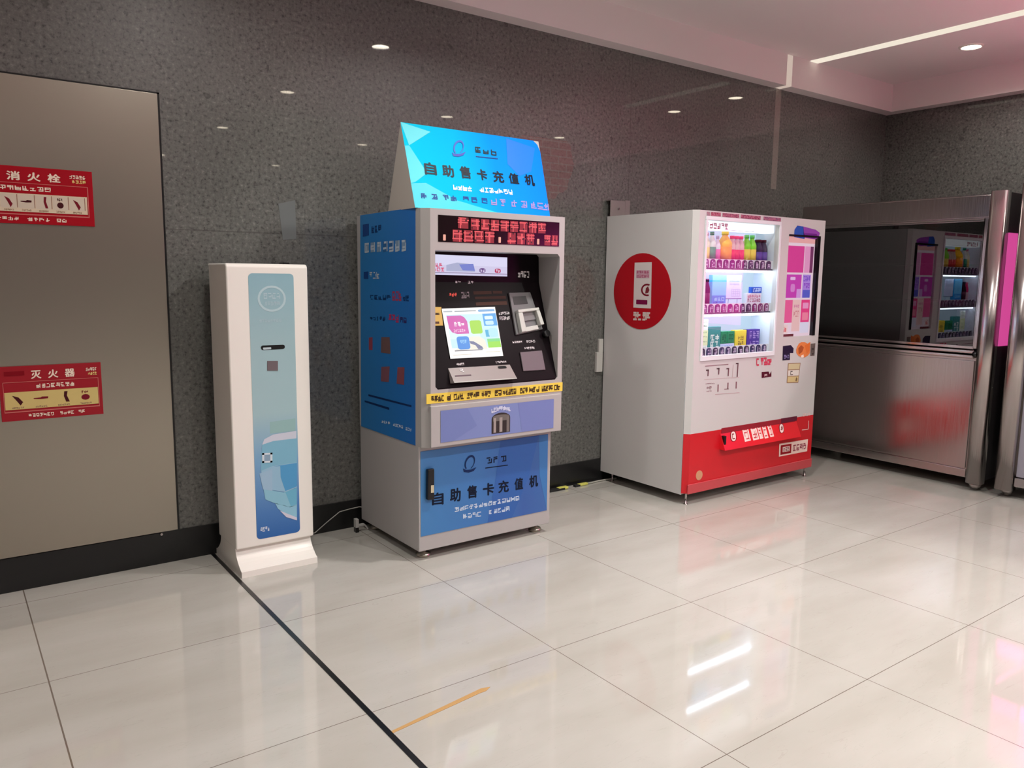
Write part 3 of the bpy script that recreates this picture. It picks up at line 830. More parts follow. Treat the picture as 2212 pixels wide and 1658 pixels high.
# blue sheet on the base door
M_kblue = make_gradient('kiosk_blue_print', [(0.0, (66, 128, 186)), (0.45, (60, 118, 184)), (0.8, (52, 96, 168)), (1.0, (56, 104, 170))], 0, 1.84, 2.64)
QK = wq(1.848, 2.640, 0.128, 0.556, -0.699)
b = B(); b.prism(QK, (0, 0.002, 0), M_kblue)
b.uv(QK, [(0.60, 0), (0.92, 0), (0.84, 0.5), (0.70, 1), (0.5, 1), (0.56, 0.5)], ink((54, 100, 172)), 0.0006)
b.uv(QK, [(0.92, 0), (1, 0), (1, 1), (0.93, 0.5)], ink((64, 122, 184)), 0.0006)
bp_ = b.build('blue_door_print', t)
def swirl(b, q, k, k2, lift=0.001):
    """ring-shaped swoosh logo with a tail"""
    n = 22
    for i in range(n):
        a0, a1 = math.radians(-60 + i * 300 / n), math.radians(-60 + (i + 1) * 300 / n)
        def pt(a, s):
            wdt = 0.05 + 0.08 * (0.5 + 0.5 * math.sin((a - 0.6)))
            r = 0.42 - (wdt if s else 0)
            x, y = r * 0.82 * math.cos(a), -r * math.sin(a)
            return (0.52 + x + -0.22 * y, 0.42 + y)
        b.uv(q, [pt(a0, 0), pt(a1, 0), pt(a1, 1), pt(a0, 1)], k, lift)
    b.uv(q, [(0.06, 0.72), (0.25, 0.82), (0.60, 0.84), (0.98, 0.74), (0.80, 0.94), (0.45, 1.0), (0.12, 0.93)], k2, lift)
navy = ink((24, 46, 92)); blk = ink((18, 28, 48))
b = B()
PL = Plane((0, -0.699, 0), (0, -1, 0))
swirl(b, PL.quad([(998, 984), (1030, 981), (1029, 1018), (998, 1022)], 0.001), navy, navy)
for i, px in enumerate((1051, 1066, 1082)):
    glyphs(b, PL.quad([(px, 988 - i * 1.5), (px + 11, 986 - i * 1.5), (px + 11, 999 - i * 2), (px, 1001 - i * 2)], 0.001), 1, blk, gap=0, th=0.2)
b.face(PL.quad([(1048, 1009.5), (1097, 1003), (1097, 1005), (1048, 1011.5)], 0.001), blk)
b.build('logo', bp_)
b = B()
for chh, q in zip('自助售卡充值机', ([(933, 1066), (958, 1060), (958, 1089), (933, 1091)], [(972, 1055), (995, 1052), (995, 1082), (972, 1084)], [(1009, 1049), (1030, 1046), (1030, 1074), (1009, 1077)], [(1043, 1044), (1067, 1041), (1067, 1068), (1043, 1071)], [(1076, 1039), (1099, 1035), (1099, 1062), (1076, 1065)], [(1111, 1033), (1130, 1030), (1130, 1056), (1111, 1059)], [(1143, 1027), (1162, 1024), (1162, 1050), (1143, 1053)])):
    write(b, PL.quad(q, 0.001), chh, blk)
b.build('large_lettering', bp_)
b = B()
glyphs(b, PL.quad([(981, 1096), (1122, 1070), (1122, 1079), (981, 1105)], 0.001), 14, ink((206, 222, 240)))
glyphs(b, PL.quad([(999, 1110), (1040, 1104), (1040, 1114), (999, 1120)], 0.001), 4, ink((206, 222, 240)))
glyphs(b, PL.quad([(1055, 1102), (1101, 1092), (1101, 1102), (1055, 1110)], 0.001), 5, ink((206, 222, 240)))
b.build('small_lettering', bp_)
Qh = PL.quad([(920, 1012), (934, 1010), (934, 1077), (919, 1078)], 0.0)
b = B(); b.prism(Qh, (0, -0.022, 0), M_dark); hd = b.build('door_handle', t, 0.005)
b = B(); b.rect([p + Vector((0, -0.0225, 0)) for p in Qh], 0.45, 0.52, 0.9, 0.76, ink((200, 190, 160))); b.build('key_plate', hd)
# blue side sheet
M_kside = make_gradient('kiosk_side_print', [(0.0, (24, 104, 184)), (0.5, (28, 116, 188)), (1.0, (34, 126, 192))], 1, -0.68, -0.06)
QS = [Vector((KX0 - 0.0015, -0.065, 1.7)), Vector((KX0 - 0.0015, -0.677, 1.7)), Vector((KX0 - 0.0015, -0.677, 0.584)), Vector((KX0 - 0.0015, -0.065, 0.584))]
PX = Plane((KX0 - 0.0015, 0, 0), (-1, 0, 0))
Qf = PX.quad([(778, 465), (897, 447.5), (897, 962), (780, 920)], 0.0)
b = B(); b.prism(Qf, (0.0013, 0, 0), M_kside); sp = b.build('blue_side_print', t)
b = B()
def gs(pts, n, k, **kw): glyphs(b, PX.quad(pts, 0.0008), n, k, **kw)
sil = ink((176, 190, 204)); dbl = ink((14, 52, 104))
b.face(PX.quad([(784, 485), (797, 483), (797, 508), (784, 511)], 0.0008), ink((26, 66, 130)))
gs([(802, 489), (824, 485), (824, 500), (802, 503)], 3, dbl)
for i, px in enumerate((788, 801, 814, 828, 841, 854, 868)):
    b.face(PX.quad([(px, 525 - i * 1.1), (px + 9, 524 - i * 1.1), (px + 9, 544 - i * 0.6), (px, 546 - i * 0.6)], 0.0007), ink((120, 148, 176)) if i not in (3, 4) else ink((40, 96, 150)))
    gs([(px, 525 - i * 1.1), (px + 9, 524 - i * 1.1), (px + 9, 544 - i * 0.6), (px, 546 - i * 0.6)], 1, sil, gap=0)
gs([(798, 587), (820, 587), (820, 601), (798, 602)], 3, sil); b.face(PX.quad([(786, 587), (796, 586), (796, 602), (786, 602)], 0.0008), ink((18, 64, 130)))
gs([(799, 637), (845, 637), (845, 648), (799, 646)], 5, dbl); gs([(847, 629), (868, 628), (868, 649), (847, 648)], 3, ink((170, 54, 86))); gs([(870, 638), (884, 638), (884, 650), (870, 649)], 2, dbl)
gs([(799, 682), (833, 684), (833, 693), (799, 690)], 5, dbl); gs([(839, 678), (862, 680), (862, 696), (839, 694)], 3, ink((184, 44, 92))); gs([(864, 684), (879, 686), (879, 697), (864, 696)], 2, ink((50, 40, 100)))
for q, cc in (([(797, 729), (805, 728), (805, 756), (797, 755)], (150, 66, 84)), ([(824, 728), (842, 728), (844, 764), (823, 761)], (112, 84, 84)), ([(824, 792), (842, 791), (840, 825), (823, 823)], (126, 80, 92)), ([(859, 793), (874, 793), (873, 831), (857, 828)], (136, 74, 84))):
    b.face(PX.quad(q, 0.0008), ink(cc))
b.face(PX.quad([(796, 851), (889, 875), (889, 879), (796, 855)], 0.0008), ink((14, 44, 92))); b.face(PX.quad([(788, 864), (841, 880), (841, 885), (788, 868)], 0.0008), ink((14, 48, 98)))
gs([(824, 906), (843, 911), (843, 917), (824, 912)], 4, ink((210, 222, 236))); gs([(849, 913), (871, 919), (871, 925), (849, 919)], 5, ink((210, 222, 236))); gs([(876, 922), (889, 925), (889, 931), (876, 928)], 3, ink((210, 222, 236)))
b.build('side_lettering', sp)
# feet
for fx, fy in ((1.90, -0.632), (2.61, -0.632), (1.90, -0.10), (2.61, -0.10)):
    b = B(); b.lathe([(0.032, 0.0), (0.036, 0.006), (0.034, 0.018), (0.012, 0.022), (0.012, 0.052)], (fx, fy, 0), M_steel_panel, 20)
    b.build('foot', t)

# tent-shaped sign on top
t = thing('tent_sign', 'bright cyan tent-shaped sign reading 自助售卡充值机 on top of the kiosk', 'sign', (2.25, -0.54, 1.712))
zt = 1.7145
fl, fr_ = Vector((1.829, -0.690, zt)), Vector((2.634, -0.690, zt))
tl, tr = Vector((1.838, -0.538, 2.121)), Vector((2.668, -0.538, 2.121))
bl, br_ = Vector((1.842, -0.395, zt)), Vector((2.66, -0.395, zt))
b = B(); M_card = mat('sign_board_back', (186, 178, 170), 0.5)
b.mesh([fl, fr_, tr, tl, bl, br_], [(0, 1, 2, 3), (3, 2, 5, 4), (0, 3, 4), (1, 5, 2), (0, 4, 5, 1)], M_card); b.build('board', t)
M_cyan = make_gradient('sign_cyan_print', [(0.0, (0, 206, 238)), (0.35, (0, 190, 242)), (0.62, (0, 150, 250)), (1.0, (0, 128, 250))], 0, 1.83, 2.66, rough=0.8)
M_cyan.node_tree.nodes['Principled BSDF'].inputs['Specular IOR Level'].default_value = 0.15
nb = (fr_ - fl).cross(tl - fl).normalized()
if nb.y > 0: nb = -nb
PT = Plane(fl + nb * 0.002, nb)
QT = [p + nb * 0.002 for p in (tl, tr, fr_, fl)]
b = B()
b.uv(QT, [(0, 0), (0.955, 0), (0.985, 0.05), (1, 0.14), (1, 1), (0, 1)], M_cyan)
b.uv(QT, [(0, 0), (0.19, 0.07), (0.03, 0.27)], ink((92, 220, 232)), 0.0005)
b.uv(QT, [(0.03, 0.27), (0.0, 0.28), (0.0, 0.72), (0.03, 0.70), (0.12, 0.58)], ink((60, 214, 236)), 0.0005)
b.uv(QT, [(0.74, 0.02), (0.96, 0.10), (0.90, 0.42), (0.80, 0.50), (0.72, 0.36)], ink((6, 122, 250)), 0.0006)
b.uv(QT, [(0, 0.72), (0.10, 0.70), (0.30, 0.88), (0.60, 1.0), (0, 1)], ink((40, 206, 226)), 0.0005)
b.build('printed_front', t)
b = B(); swirl(b, PT.quad([(972, 303), (1005, 303), (1007, 337), (975, 340)], 0.0015), ink((24, 84, 200)), ink((16, 56, 180)))
for px, py in ((1026, 317), (1043, 320), (1060, 323)):
    glyphs(b, PT.quad([(px, py), (px + 11, py + 1), (px + 12, py + 13), (px + 1, py + 12)], 0.0015), 1, ink((20, 40, 40)), gap=0, th=0.2)
b.face(PT.quad([(1028, 337), (1075, 342), (1075, 344), (1028, 339)], 0.0015), ink((20, 60, 130)))
b.build('logo', t)
b = B()
for chh, q in zip('自助售卡充值机', ([(915, 348), (941, 354), (944, 379), (918, 377)], [(953, 355), (978, 358), (982, 384), (957, 381)], [(991, 358), (1014, 360), (1018, 387), (995, 385)], [(1028, 364), (1050, 367), (1054, 391), (1032, 388)], [(1063, 368), (1086, 371), (1090, 396), (1066, 393)], [(1097, 372), (1119, 376), (1122, 399), (1100, 396)], [(1131, 376), (1152, 377), (1156, 403), (1135, 399)])):
    write(b, PT.quad(q, 0.0015), chh, ink((10, 26, 44)))
b.build('large_lettering', t)
b = B()
glyphs(b, PT.quad([(977, 399), (1019, 403), (1020, 413), (978, 409)], 0.0015), 4, ink((226, 250, 255)), th=0.24); glyphs(b, PT.quad([(1034, 404), (1106, 410), (1108, 420), (1035, 414)], 0.0015), 7, ink((226, 250, 255)), th=0.24)
for i, px in enumerate((909, 932, 956, 973, 1000, 1018, 1040)):
    py = 417 + i * 1.7
    glyphs(b, PT.quad([(px, py), (px + 11, py + 1), (px + 13, py + 12), (px + 1, py + 11)], 0.0015), 1, ink((14, 70, 150)), gap=0)
for i, px in enumerate((1060, 1079, 1104, 1125, 1146, 1160, 1172)):
    py = 428 + i * 1.9
    glyphs(b, PT.quad([(px, py), (px + 12, py + 1), (px + 13, py + 15), (px + 1, py + 14)], 0.0015), 1, ink((150, 140, 200)), gap=0)
b.build('small_lettering', t)

# cord, adaptor, plugs
b = B()
pts = [(1.45, -0.06, 0.06), (1.52, -0.022, 0.012), (1.575, -0.020, 0.012), (1.64, -0.018, 0.055), (1.72, -0.018, 0.104), (1.78, -0.018, 0.110), (1.835, -0.022, 0.114), (1.86, -0.03, 0.11)]
b.tube(pts, 0.0028, mat('cord_grey', (176, 172, 166), 0.5))
tag(b.build('white_cable'), 'thin pale cord running along the black baseboard beside the white stand', 'cord')
b = B(); b.box(1.772, 1.79, -0.115, -0.085, 0.028, 0.075, mat('clip_white', (190, 188, 184), 0.3)); b.box(1.79, 1.826, -0.108, -0.092, 0.03, 0.042, mat('clip_white'))
b.tube([(1.826, -0.1, 0.036), (1.84, -0.1, 0.02), (1.85, -0.1, 0.004)], 0.005, mat('clip_white')); b.box(1.772, 1.79, -0.115, -0.085, 0.0, 0.028, M_dark)
tag(b.build('power_adapter', bevel=0.003), 'small white adaptor plug on the floor behind the kiosk corner', 'plug')
b = B(); Yc = mat('plug_yellow', (226, 222, 110), 0.4)
b.box(3.17, 3.30, -0.075, -0.035, 0.0, 0.014, M_rubber); b.build
b.box(3.25, 3.33, -0.072, -0.04, 0.003, 0.018, Yc)
tag(b.build('cable_connector', bevel=0.003), 'yellow and black cable connector lying beside the kiosk right foot', 'connector')
b = B(); b.box(3.395, 3.44, -0.068, -0.040, 0.0, 0.014, M_rubber); b.box(3.43, 3.51, -0.066, -0.042, 0.002, 0.016, Yc)
tag(b.build('cable_connector', bevel=0.003), 'yellow-tipped cable connector joined to the white cable near the vending machine', 'connector')
b = B(); b.tube([(3.505, -0.054, 0.008), (3.56, -0.05, 0.006), (3.62, -0.042, 0.006), (3.70, -0.045, 0.006), (3.78, -0.06, 0.006)], 0.005, mat('cable_white', (190, 186, 176), 0.5))
tag(b.build('power_cable'), 'short white cable on floor running under the vending machine', 'cable')
b = B(); b.box(3.60, 3.655, -0.022, 0.0, 0.765, 0.90, mat('box_white', (190, 188, 182), 0.5)); b.box(3.62, 3.658, -0.020, 0.0, 0.90, 0.99, mat('box_white'))
tag(b.build('junction_box', bevel=0.003), 'small white junction box on wall behind the vending machine', 'junction box')

# ------------------------------------------------------------------ vending machine
VX0, VX1, VB, VF, VZ0, VZ1 = 3.670, 5.022, -0.746, -0.780, 0.066, 1.809
t = thing('vending_machine', 'large white and red drink vending machine with two lit windows', 'vending machine', (4.35, -0.40, 0))
vend = t
WX0, WX1, WZ0, WZ1 = 3.772, 4.480, 0.930, 1.755
PX0, PX1, PZ0, PZ1 = 4.592, 4.946, 1.020, 1.690
b = B()
# cabinet shell, open at the front behind the windows
b.box(VX0, VX1, -0.30, -0.012, VZ0, VZ1, M_vwhite)
b.box(VX0, VX0 + 0.03, VB, -0.30, VZ0, VZ1, M_vwhite); b.box(VX1 - 0.03, VX1, VB, -0.30, VZ0, VZ1, M_vwhite)
b.box(VX0 + 0.03, VX1 - 0.03, VB, -0.30, VZ0, VZ0 + 0.03, M_vwhite); b.box(VX0 + 0.03, VX1 - 0.03, VB, -0.30, VZ1 - 0.03, VZ1, M_vwhite)
b.build('cabinet', t)
def plate(b, x0, x1, z0, z1, y0, y1, holes, k):
    xs = sorted({x0, x1} | {h[0] for h in holes} | {h[1] for h in holes}); zs = sorted({z0, z1} | {h[2] for h in holes} | {h[3] for h in holes})
    ins = lambda x, z: any(h[0] < x < h[1] and h[2] < z < h[3] for h in holes)
    for i in range(len(xs) - 1):
        for j in range(len(zs) - 1):
            if ins((xs[i] + xs[i + 1]) / 2, (zs[j] + zs[j + 1]) / 2): continue
            b.face([(xs[i], y0, zs[j]), (xs[i + 1], y0, zs[j]), (xs[i + 1], y0, zs[j + 1]), (xs[i], y0, zs[j + 1])], k)
    for h in holes:
        b.face([(h[0], y0, h[2]), (h[0], y1, h[2]), (h[0], y1, h[3]), (h[0], y0, h[3])], k); b.face([(h[1], y0, h[2]), (h[1], y0, h[3]), (h[1], y1, h[3]), (h[1], y1, h[2])], k)
        b.face([(h[0], y0, h[2]), (h[1], y0, h[2]), (h[1], y1, h[2]), (h[0], y1, h[2])], k); b.face([(h[0], y0, h[3]), (h[0], y1, h[3]), (h[1], y1, h[3]), (h[1], y0, h[3])], k)
zs_ = 0.452
b = B()
cx0, cx1 = 3.702, 5.000
plate(b, cx0, cx1, zs_, VZ1, VF, VF + 0.03, [(WX0, WX1, WZ0, WZ1), (PX0, PX1, PZ0, PZ1)], M_vwhite)
b.face([(VX0 + 0.002, VB - 0.004, zs_), (cx0, VF, zs_), (cx0, VF, VZ1), (VX0 + 0.002, VB - 0.004, VZ1)], M_vwhite)
b.face([(cx1, VF, zs_), (VX1, VB - 0.004, zs_), (VX1, VB - 0.004, VZ1), (cx1, VF, VZ1)], M_vwhite)
b.face([(VX0 + 0.002, VB - 0.004, VZ1), (cx0, VF, VZ1), (cx1, VF, VZ1), (VX1, VB - 0.004, VZ1)], M_vwhite)
b.face([(VX0 + 0.002, VB - 0.004, zs_), (cx0, VF, zs_), (cx1, VF, zs_), (VX1, VB - 0.004, zs_)], M_vwhite)
door = b.build('front_door', t)
b = B()
b.mesh([(VX0 + 0.002, VB - 0.004, 0.075), (cx0, VF, 0.075), (cx1, VF, 0.075), (VX1, VB - 0.004, 0.075), (VX0 + 0.002, VB - 0.004, zs_), (cx0, VF, zs_), (cx1, VF, zs_), (VX1, VB - 0.004, zs_)],
       [(0, 1, 5, 4), (1, 2, 6, 5), (2, 3, 7, 6), (4, 5, 6, 7), (3, 2, 1, 0), (0, 4, 7, 3)], M_red)
lp = b.build('red_lower_panel', t)
b = B(); b.box(cx0 - 0.012, cx1 + 0.004, VF - 0.010, VF, 0.072, 0.135, mat('kick_red', (196, 70, 76), 0.25)); b.build('kick_plate', lp, 0.006)
# interior of the product window
b = B(); M_in = glow((196, 222, 246), 0.95); M_inw = mat('window_liner', (225, 232, 240), 0.5)
yb_ = -0.60
b.face([(WX0, yb_, WZ0), (WX1, yb_, WZ0), (WX1, yb_, WZ1), (WX0, yb_, WZ1)], M_in)
for f in ([(WX0, VF + 0.03, WZ0), (WX0, yb_, WZ0), (WX0, yb_, WZ1), (WX0, VF + 0.03, WZ1)], [(WX1, VF + 0.03, WZ0), (WX1, VF + 0.03, WZ1), (WX1, yb_, WZ1), (WX1, yb_, WZ0)], [(WX0, VF + 0.03, WZ1), (WX0, yb_, WZ1), (WX1, yb_, WZ1), (WX1, VF + 0.03, WZ1)], [(WX0, VF + 0.03, WZ0), (WX1, VF + 0.03, WZ0), (WX1, yb_, WZ0), (WX0, yb_, WZ0)]):
    b.face(f, M_inw)
b.build('display_interior', t)
b = B(); b.box(WX0, WX1, VF + 0.004, VF + 0.010, WZ0, WZ1, make_glass('clear_glass', (0.97, 0.98, 0.98, 1), 1.45)); b.build('display_glass', door)
b = B()
fk = mat('window_frame_white', (232, 234, 238), 0.3)
for a in ((WX0 - 0.016, WX1 + 0.016, WZ0 - 0.028, WZ0), (WX0 - 0.016, WX1 + 0.016, WZ1, WZ1 + 0.02), (WX0 - 0.016, WX0, WZ0, WZ1), (WX1, WX1 + 0.016, WZ0, WZ1)):
    b.box(a[0], a[1], VF - 0.008, VF, a[2], a[3], fk)
b.build('window_frame', door, 0.002)
# header with dark red print
PV = Plane((0, VF, 0), (0, -1, 0))
b = B()
for (u0, u1, c) in ((0.0, 0.04, (150, 140, 150)), (0.05, 0.17, (150, 60, 84)), (0.19, 0.40, (132, 64, 88)), (0.42, 0.68, (134, 58, 84)), (0.72, 0.96, (124, 84, 116))):
    X0_, X1_ = WX0 - 0.01 + u0 * 0.76, WX0 - 0.01 + u1 * 0.76
    b.face(wq(X0_, X1_, WZ1 + 0.024, WZ1 + 0.046, VF - 0.0015), ink(c)); glyphs(b, wq(X0_, X1_, WZ1 + 0.026, WZ1 + 0.044, VF - 0.002), int((u1 - u0) * 50) + 1, ink((196, 120, 140)))
b.build('header_print', door)
# light box at the top of the window
M_tube = mat('window_tube', (224, 236, 255), 0.4, em=16.0)
b = B(); b.box(WX0 + 0.002, WX1 - 0.002, -0.742, -0.66, WZ1 - 0.052, WZ1 - 0.002, glow((248, 250, 255), 1.3)); lb = b.build('light_box', t)
b = B(); ql = wq(WX0 + 0.03, WX0 + 0.24, WZ1 - 0.046, WZ1 - 0.012, -0.7435); glyphs(b, ql, 6, ink((206, 90, 130))); b.face(wq(WX0 + 0.2, WX0 + 0.5, WZ1 - 0.0510, WZ1 - 0.0495, -0.7435), ink((120, 130, 150))); b.build('lettering', lb)
# shelves: rail with buttons
shelf_z = []
M_btn = [mat('button_purple', (70, 34, 84), 0.3), mat('button_dark', (48, 36, 66), 0.3), mat('button_plum', (116, 36, 96), 0.3), mat('button_navy', (48, 44, 92), 0.3)]
M_rail = mat('rail_white', (226, 228, 236), 0.35)
def shelf(zt, seed, ks):
    rr = random.Random(seed)
    zb_ = zt - 0.068
    b = B(); b.box(WX0 + 0.001, WX1 - 0.001, -0.744, -0.61, zb_, zb_ + 0.012, M_rail); b.box(WX0 + 0.001, WX1 - 0.001, -0.746, -0.738, zb_, zt, M_rail)
    b.box(WX0 + 0.001, WX1 - 0.001, -0.747, -0.745, zb_ + 0.006, zb_ + 0.012, ink((70, 66, 90)))
    sh = b.build('shelf', t)
    b = B(); b.box(WX0 + 0.002, WX1 - 0.002, -0.735, -0.715, zb_ - 0.012, zb_ - 0.001, M_tube); b.build('shelf_light', sh)
    for i in range(11):
        x = WX0 + 0.012 + (i + 0.5) * (WX1 - WX0 - 0.03) / 11
        b = B(); k_ = ks[rr.randrange(len(ks))]
        P = [(x - 0.022, -0.746, zb_ + 0.014), (x + 0.022, -0.746, zb_ + 0.014), (x + 0.022, -0.746, zt - 0.020)] + [(x + 0.022 * math.cos(a), -0.746, zt - 0.020 + 0.018 * math.sin(a)) for a in (0.5, 1.0, 1.57, 2.14, 2.64)] + [(x - 0.022, -0.746, zt - 0.020)]
        b.prism(P, (0, -0.006, 0), k_)
        glyphs(b, wq(x - 0.015, x + 0.015, zb_ + 0.018, zt - 0.012, -0.7528), 1 + (i % 2), ink((200, 186, 214)), gap=0.2, rnd=rr)
        bo = b.build('selection_button', sh)
    return zb_ + 0.012
s1 = 1.526; s2 = 1.250; s3 = 0.978
F1 = shelf(s1, 1, M_btn[:2]); F2 = shelf(s2, 2, M_btn[0:3:2]); F3 = shelf(s3, 3, M_btn[1::2])

# second window: lit poster case
b = B()
yq = VF + 0.022
b.face(wq(PX0, PX1, PZ0, PZ1, yq), glow((240, 210, 224), 0.9)); ps = b.build('poster_case', t)
Q = wq(PX0, PX1, PZ0, PZ1, yq - 0.001)
b = B()
b.rect(Q, 0, 0.0, 1, 0.06, glow((240, 170, 170), 0.9), 0.0002)
def pr(u0, v0, u1, v1, c, l=0.0008): b.rect(Q, u0, v0, u1, v1, glow(c, 0.9), l)
pr(0.02, 0.09, 0.60, 0.355, (222, 60, 146)); pr(0.62, 0.09, 0.80, 0.355, (232, 150, 196)); pr(0.80, 0.09, 0.90, 0.355, (120, 50, 96))
pr(0.0, 0.375, 0.56, 0.61, (204, 60, 176)); pr(0.42, 0.52, 0.56, 0.61, (216, 150, 220), 0.0012); pr(0.60, 0.375, 0.86, 0.61, (176, 130, 220)); pr(0.62, 0.53, 0.86, 0.61, (90, 90, 196), 0.0012)
pr(0.0, 0.63, 0.32, 0.86, (238, 90, 150)); pr(0.32, 0.63, 0.58, 0.95, (240, 190, 190)); pr(0.60, 0.63, 0.88, 0.86, (234, 60, 130)); pr(0.65, 0.66, 0.84, 0.72, (240, 150, 196), 0.0012); pr(0.65, 0.76, 0.84, 0.84, (244, 130, 160), 0.0012)
pr(0.60, 0.86, 0.88, 0.97, (226, 214, 236)); pr(0.02, 0.88, 0.20, 0.97, (244, 206, 206), 0.0012)
pr(0.0, 0.975, 0.40, 1.0, (110, 30, 44), 0.0014)
glyphs(b, sub(Q, 0.36, 0.68, 0.54, 0.71), 3, glow((214, 120, 160), 0.9), lift=0.0016); glyphs(b, sub(Q, 0.36, 0.74, 0.54, 0.80), 3, glow((206, 120, 130), 0.9), lift=0.0016); glyphs(b, sub(Q, 0.62, 0.39, 0.84, 0.44), 4, glow((120, 70, 190), 0.9), lift=0.0016)
glyphs(b, sub(Q, 0.64, 0.46, 0.84, 0.51), 3, glow((140, 60, 190), 0.9), lift=0.0016); glyphs(b, sub(Q, 0.05, 0.90, 0.16, 0.95), 2, glow((220, 60, 70), 0.9), lift=0.0016)
b.rrect(Q, 0.2, 0.40, 0.36, 0.43, glow((236, 190, 232), 0.9), 0.4, 0.0014); b.rrect(Q, 0.22, 0.47, 0.36, 0.55, glow((220, 130, 206), 0.9), 0.4, 0.0014)
b.build('posters', ps)
b = B(); b.box(PX1 - 0.028, PX1 + 0.004, VF - 0.004, yq - 0.004, PZ0, PZ1, M_dark); b.box(PX0, PX1 + 0.004, VF - 0.004, yq - 0.004, PZ1, PZ1 + 0.012, M_dark); b.build('case_edge', ps)
b = B(); b.box(PX0, PX1 - 0.028, VF + 0.003, VF + 0.006, PZ0, PZ1, bpy.data.materials['clear_glass']); b.build('case_glass', ps)
# swoosh sticker above the poster case
b = B()
b.face(PV.quad([(1722, 487), (1735, 489), (1738, 516), (1715, 512), (1716, 496)], 0.001), ink((34, 84, 180)))
b.face(PV.quad([(1735, 489), (1762, 496), (1771, 503), (1768, 513), (1760, 517), (1736, 513)], 0.001), ink((146, 70, 176)))
b.face(PV.quad([(1737, 503), (1764, 505), (1766, 511), (1758, 515), (1737, 511)], 0.0015), ink((112, 36, 140)))
b.build('swoosh_sticker', door)
# panel stickers
b = B(); b.face(PV.quad([(1691, 747), (1708, 745), (1714, 752), (1713, 762), (1706, 762), (1706, 777), (1690, 778)], 0.0015), ink((40, 28, 56))); glyphs(b, PV.quad([(1693, 766), (1704, 766), (1704, 773), (1693, 774)], 0.002), 3, ink((150, 140, 190))); b.build('dark_badge', door)
b = B()
P = [(1718 + 16.5 + 15 * math.cos(a) * (1 + 0.08 * math.sin(3 * a)), 755 + 17 * math.sin(a)) for a in [i * 0.4488 for i in range(14)]]
b.face(PV.quad(P, 0.0015), ink((232, 132, 70))); b.face(PV.quad([(1738, 746), (1750, 738), (1749, 756), (1742, 764)], 0.002), ink((226, 116, 50)))
b.face(PV.quad([(1724, 752), (1730, 745), (1736, 750), (1732, 760), (1725, 765)], 0.0024), ink((176, 84, 40))); b.face(PV.quad([(1729, 768), (1735, 765), (1736, 771), (1731, 773)], 0.0024), ink((250, 226, 206))); b.build('orange_sticker', door)
b = B(); b.face(PV.quad([(1751, 742), (1761, 741), (1759, 768), (1750, 769)], 0.0015), ink((110, 98, 92))); glyphs(b, PV.quad([(1752, 746), (1759, 746), (1758, 765), (1752, 765)], 0.002), 1, ink((70, 60, 60))); b.build('coin_slot_plate', door)
b = B(); Q = PV.quad([(1702, 784), (1729, 783), (1724, 826), (1699, 827)], 0.0015); b.rect(Q, 0, 0, 1, 1, ink((160, 126, 100))); b.rect(Q, 0.05, 0.04, 0.95, 0.32, ink((204, 192, 152)), 0.0004); b.rect(Q, 0.05, 0.36, 0.95, 0.64, ink((222, 216, 206)), 0.0004); b.rect(Q, 0.05, 0.68, 0.95, 0.96, ink((208, 188, 134)), 0.0004)
glyphs(b, sub(Q, 0.2, 0.40, 0.5, 0.60), 1, ink((60, 50, 46)), lift=0.0008); glyphs(b, sub(Q, 0.68, 0.72, 0.9, 0.94), 1, ink((90, 60, 40)), lift=0.0008); b.build('payment_sticker', door)
b = B(); glyphs(b, PV.quad([(1633, 774), (1666, 770), (1666, 786), (1633, 789)], 0.0015), 4, ink((206, 60, 88)), th=0.24, gap=0.1); b.build('red_lettering', door)
b = B(); b.face(PV.quad([(1645, 803), (1660, 802), (1662, 808), (1666, 801), (1666, 813), (1645, 816)], 0.0015), ink((84, 22, 40))); glyphs(b, PV.quad([(1650, 808), (1657, 807), (1657, 814), (1650, 815)], 0.002), 1, ink((220, 190, 190))); b.build('small_badge', door)
b = B(); gk = ink((150, 116, 122))
Q = PV.quad([(1523, 789), (1598, 783), (1596, 815), (1521, 820)], 0.0015)
b.rect(Q, 0, 0.02, 0.66, 0.07, gk); b.rect(Q, 0, 0.97, 1, 0.99, ink((196, 160, 164)))
for u, v0, v1 in ((0.08, 0.3, 0.75), (0.38, 0.25, 0.7), (0.66, 0.3, 0.85), (0.93, 0.0, 0.95)):
    b.rect(Q, u, v0, u + 0.03, v1, ink((110, 70, 78))); b.rect(Q, u - 0.05, v0, u + 0.03, v0 + 0.08, ink((90, 60, 66)))
b.rect(Q, 0.80, 0.1, 0.81, 0.95, ink((196, 160, 164)))
Q = PV.quad([(1522, 826), (1598, 822), (1597, 849), (1521, 855)], 0.0015)
glyphs(b, sub(Q, 0.02, 0.05, 0.28, 0.12), 6, gk); glyphs(b, sub(Q, 0.05, 0.3, 0.2, 0.5), 2, gk); glyphs(b, sub(Q, 0.05, 0.62, 0.2, 0.7), 3, gk)
for u, v0, v1 in ((0.36, 0.2, 0.75), (0.64, 0.1, 0.6), (0.88, 0.05, 0.6)):
    b.rect(Q, u, v0, u + 0.03, v1, ink((130, 84, 92)))
b.rect(Q, 0.3, 0.93, 1, 0.96, ink((186, 150, 154))); b.rect(Q, 0.55, 0.56, 0.68, 0.62, gk)
b.build('instruction_print', door)
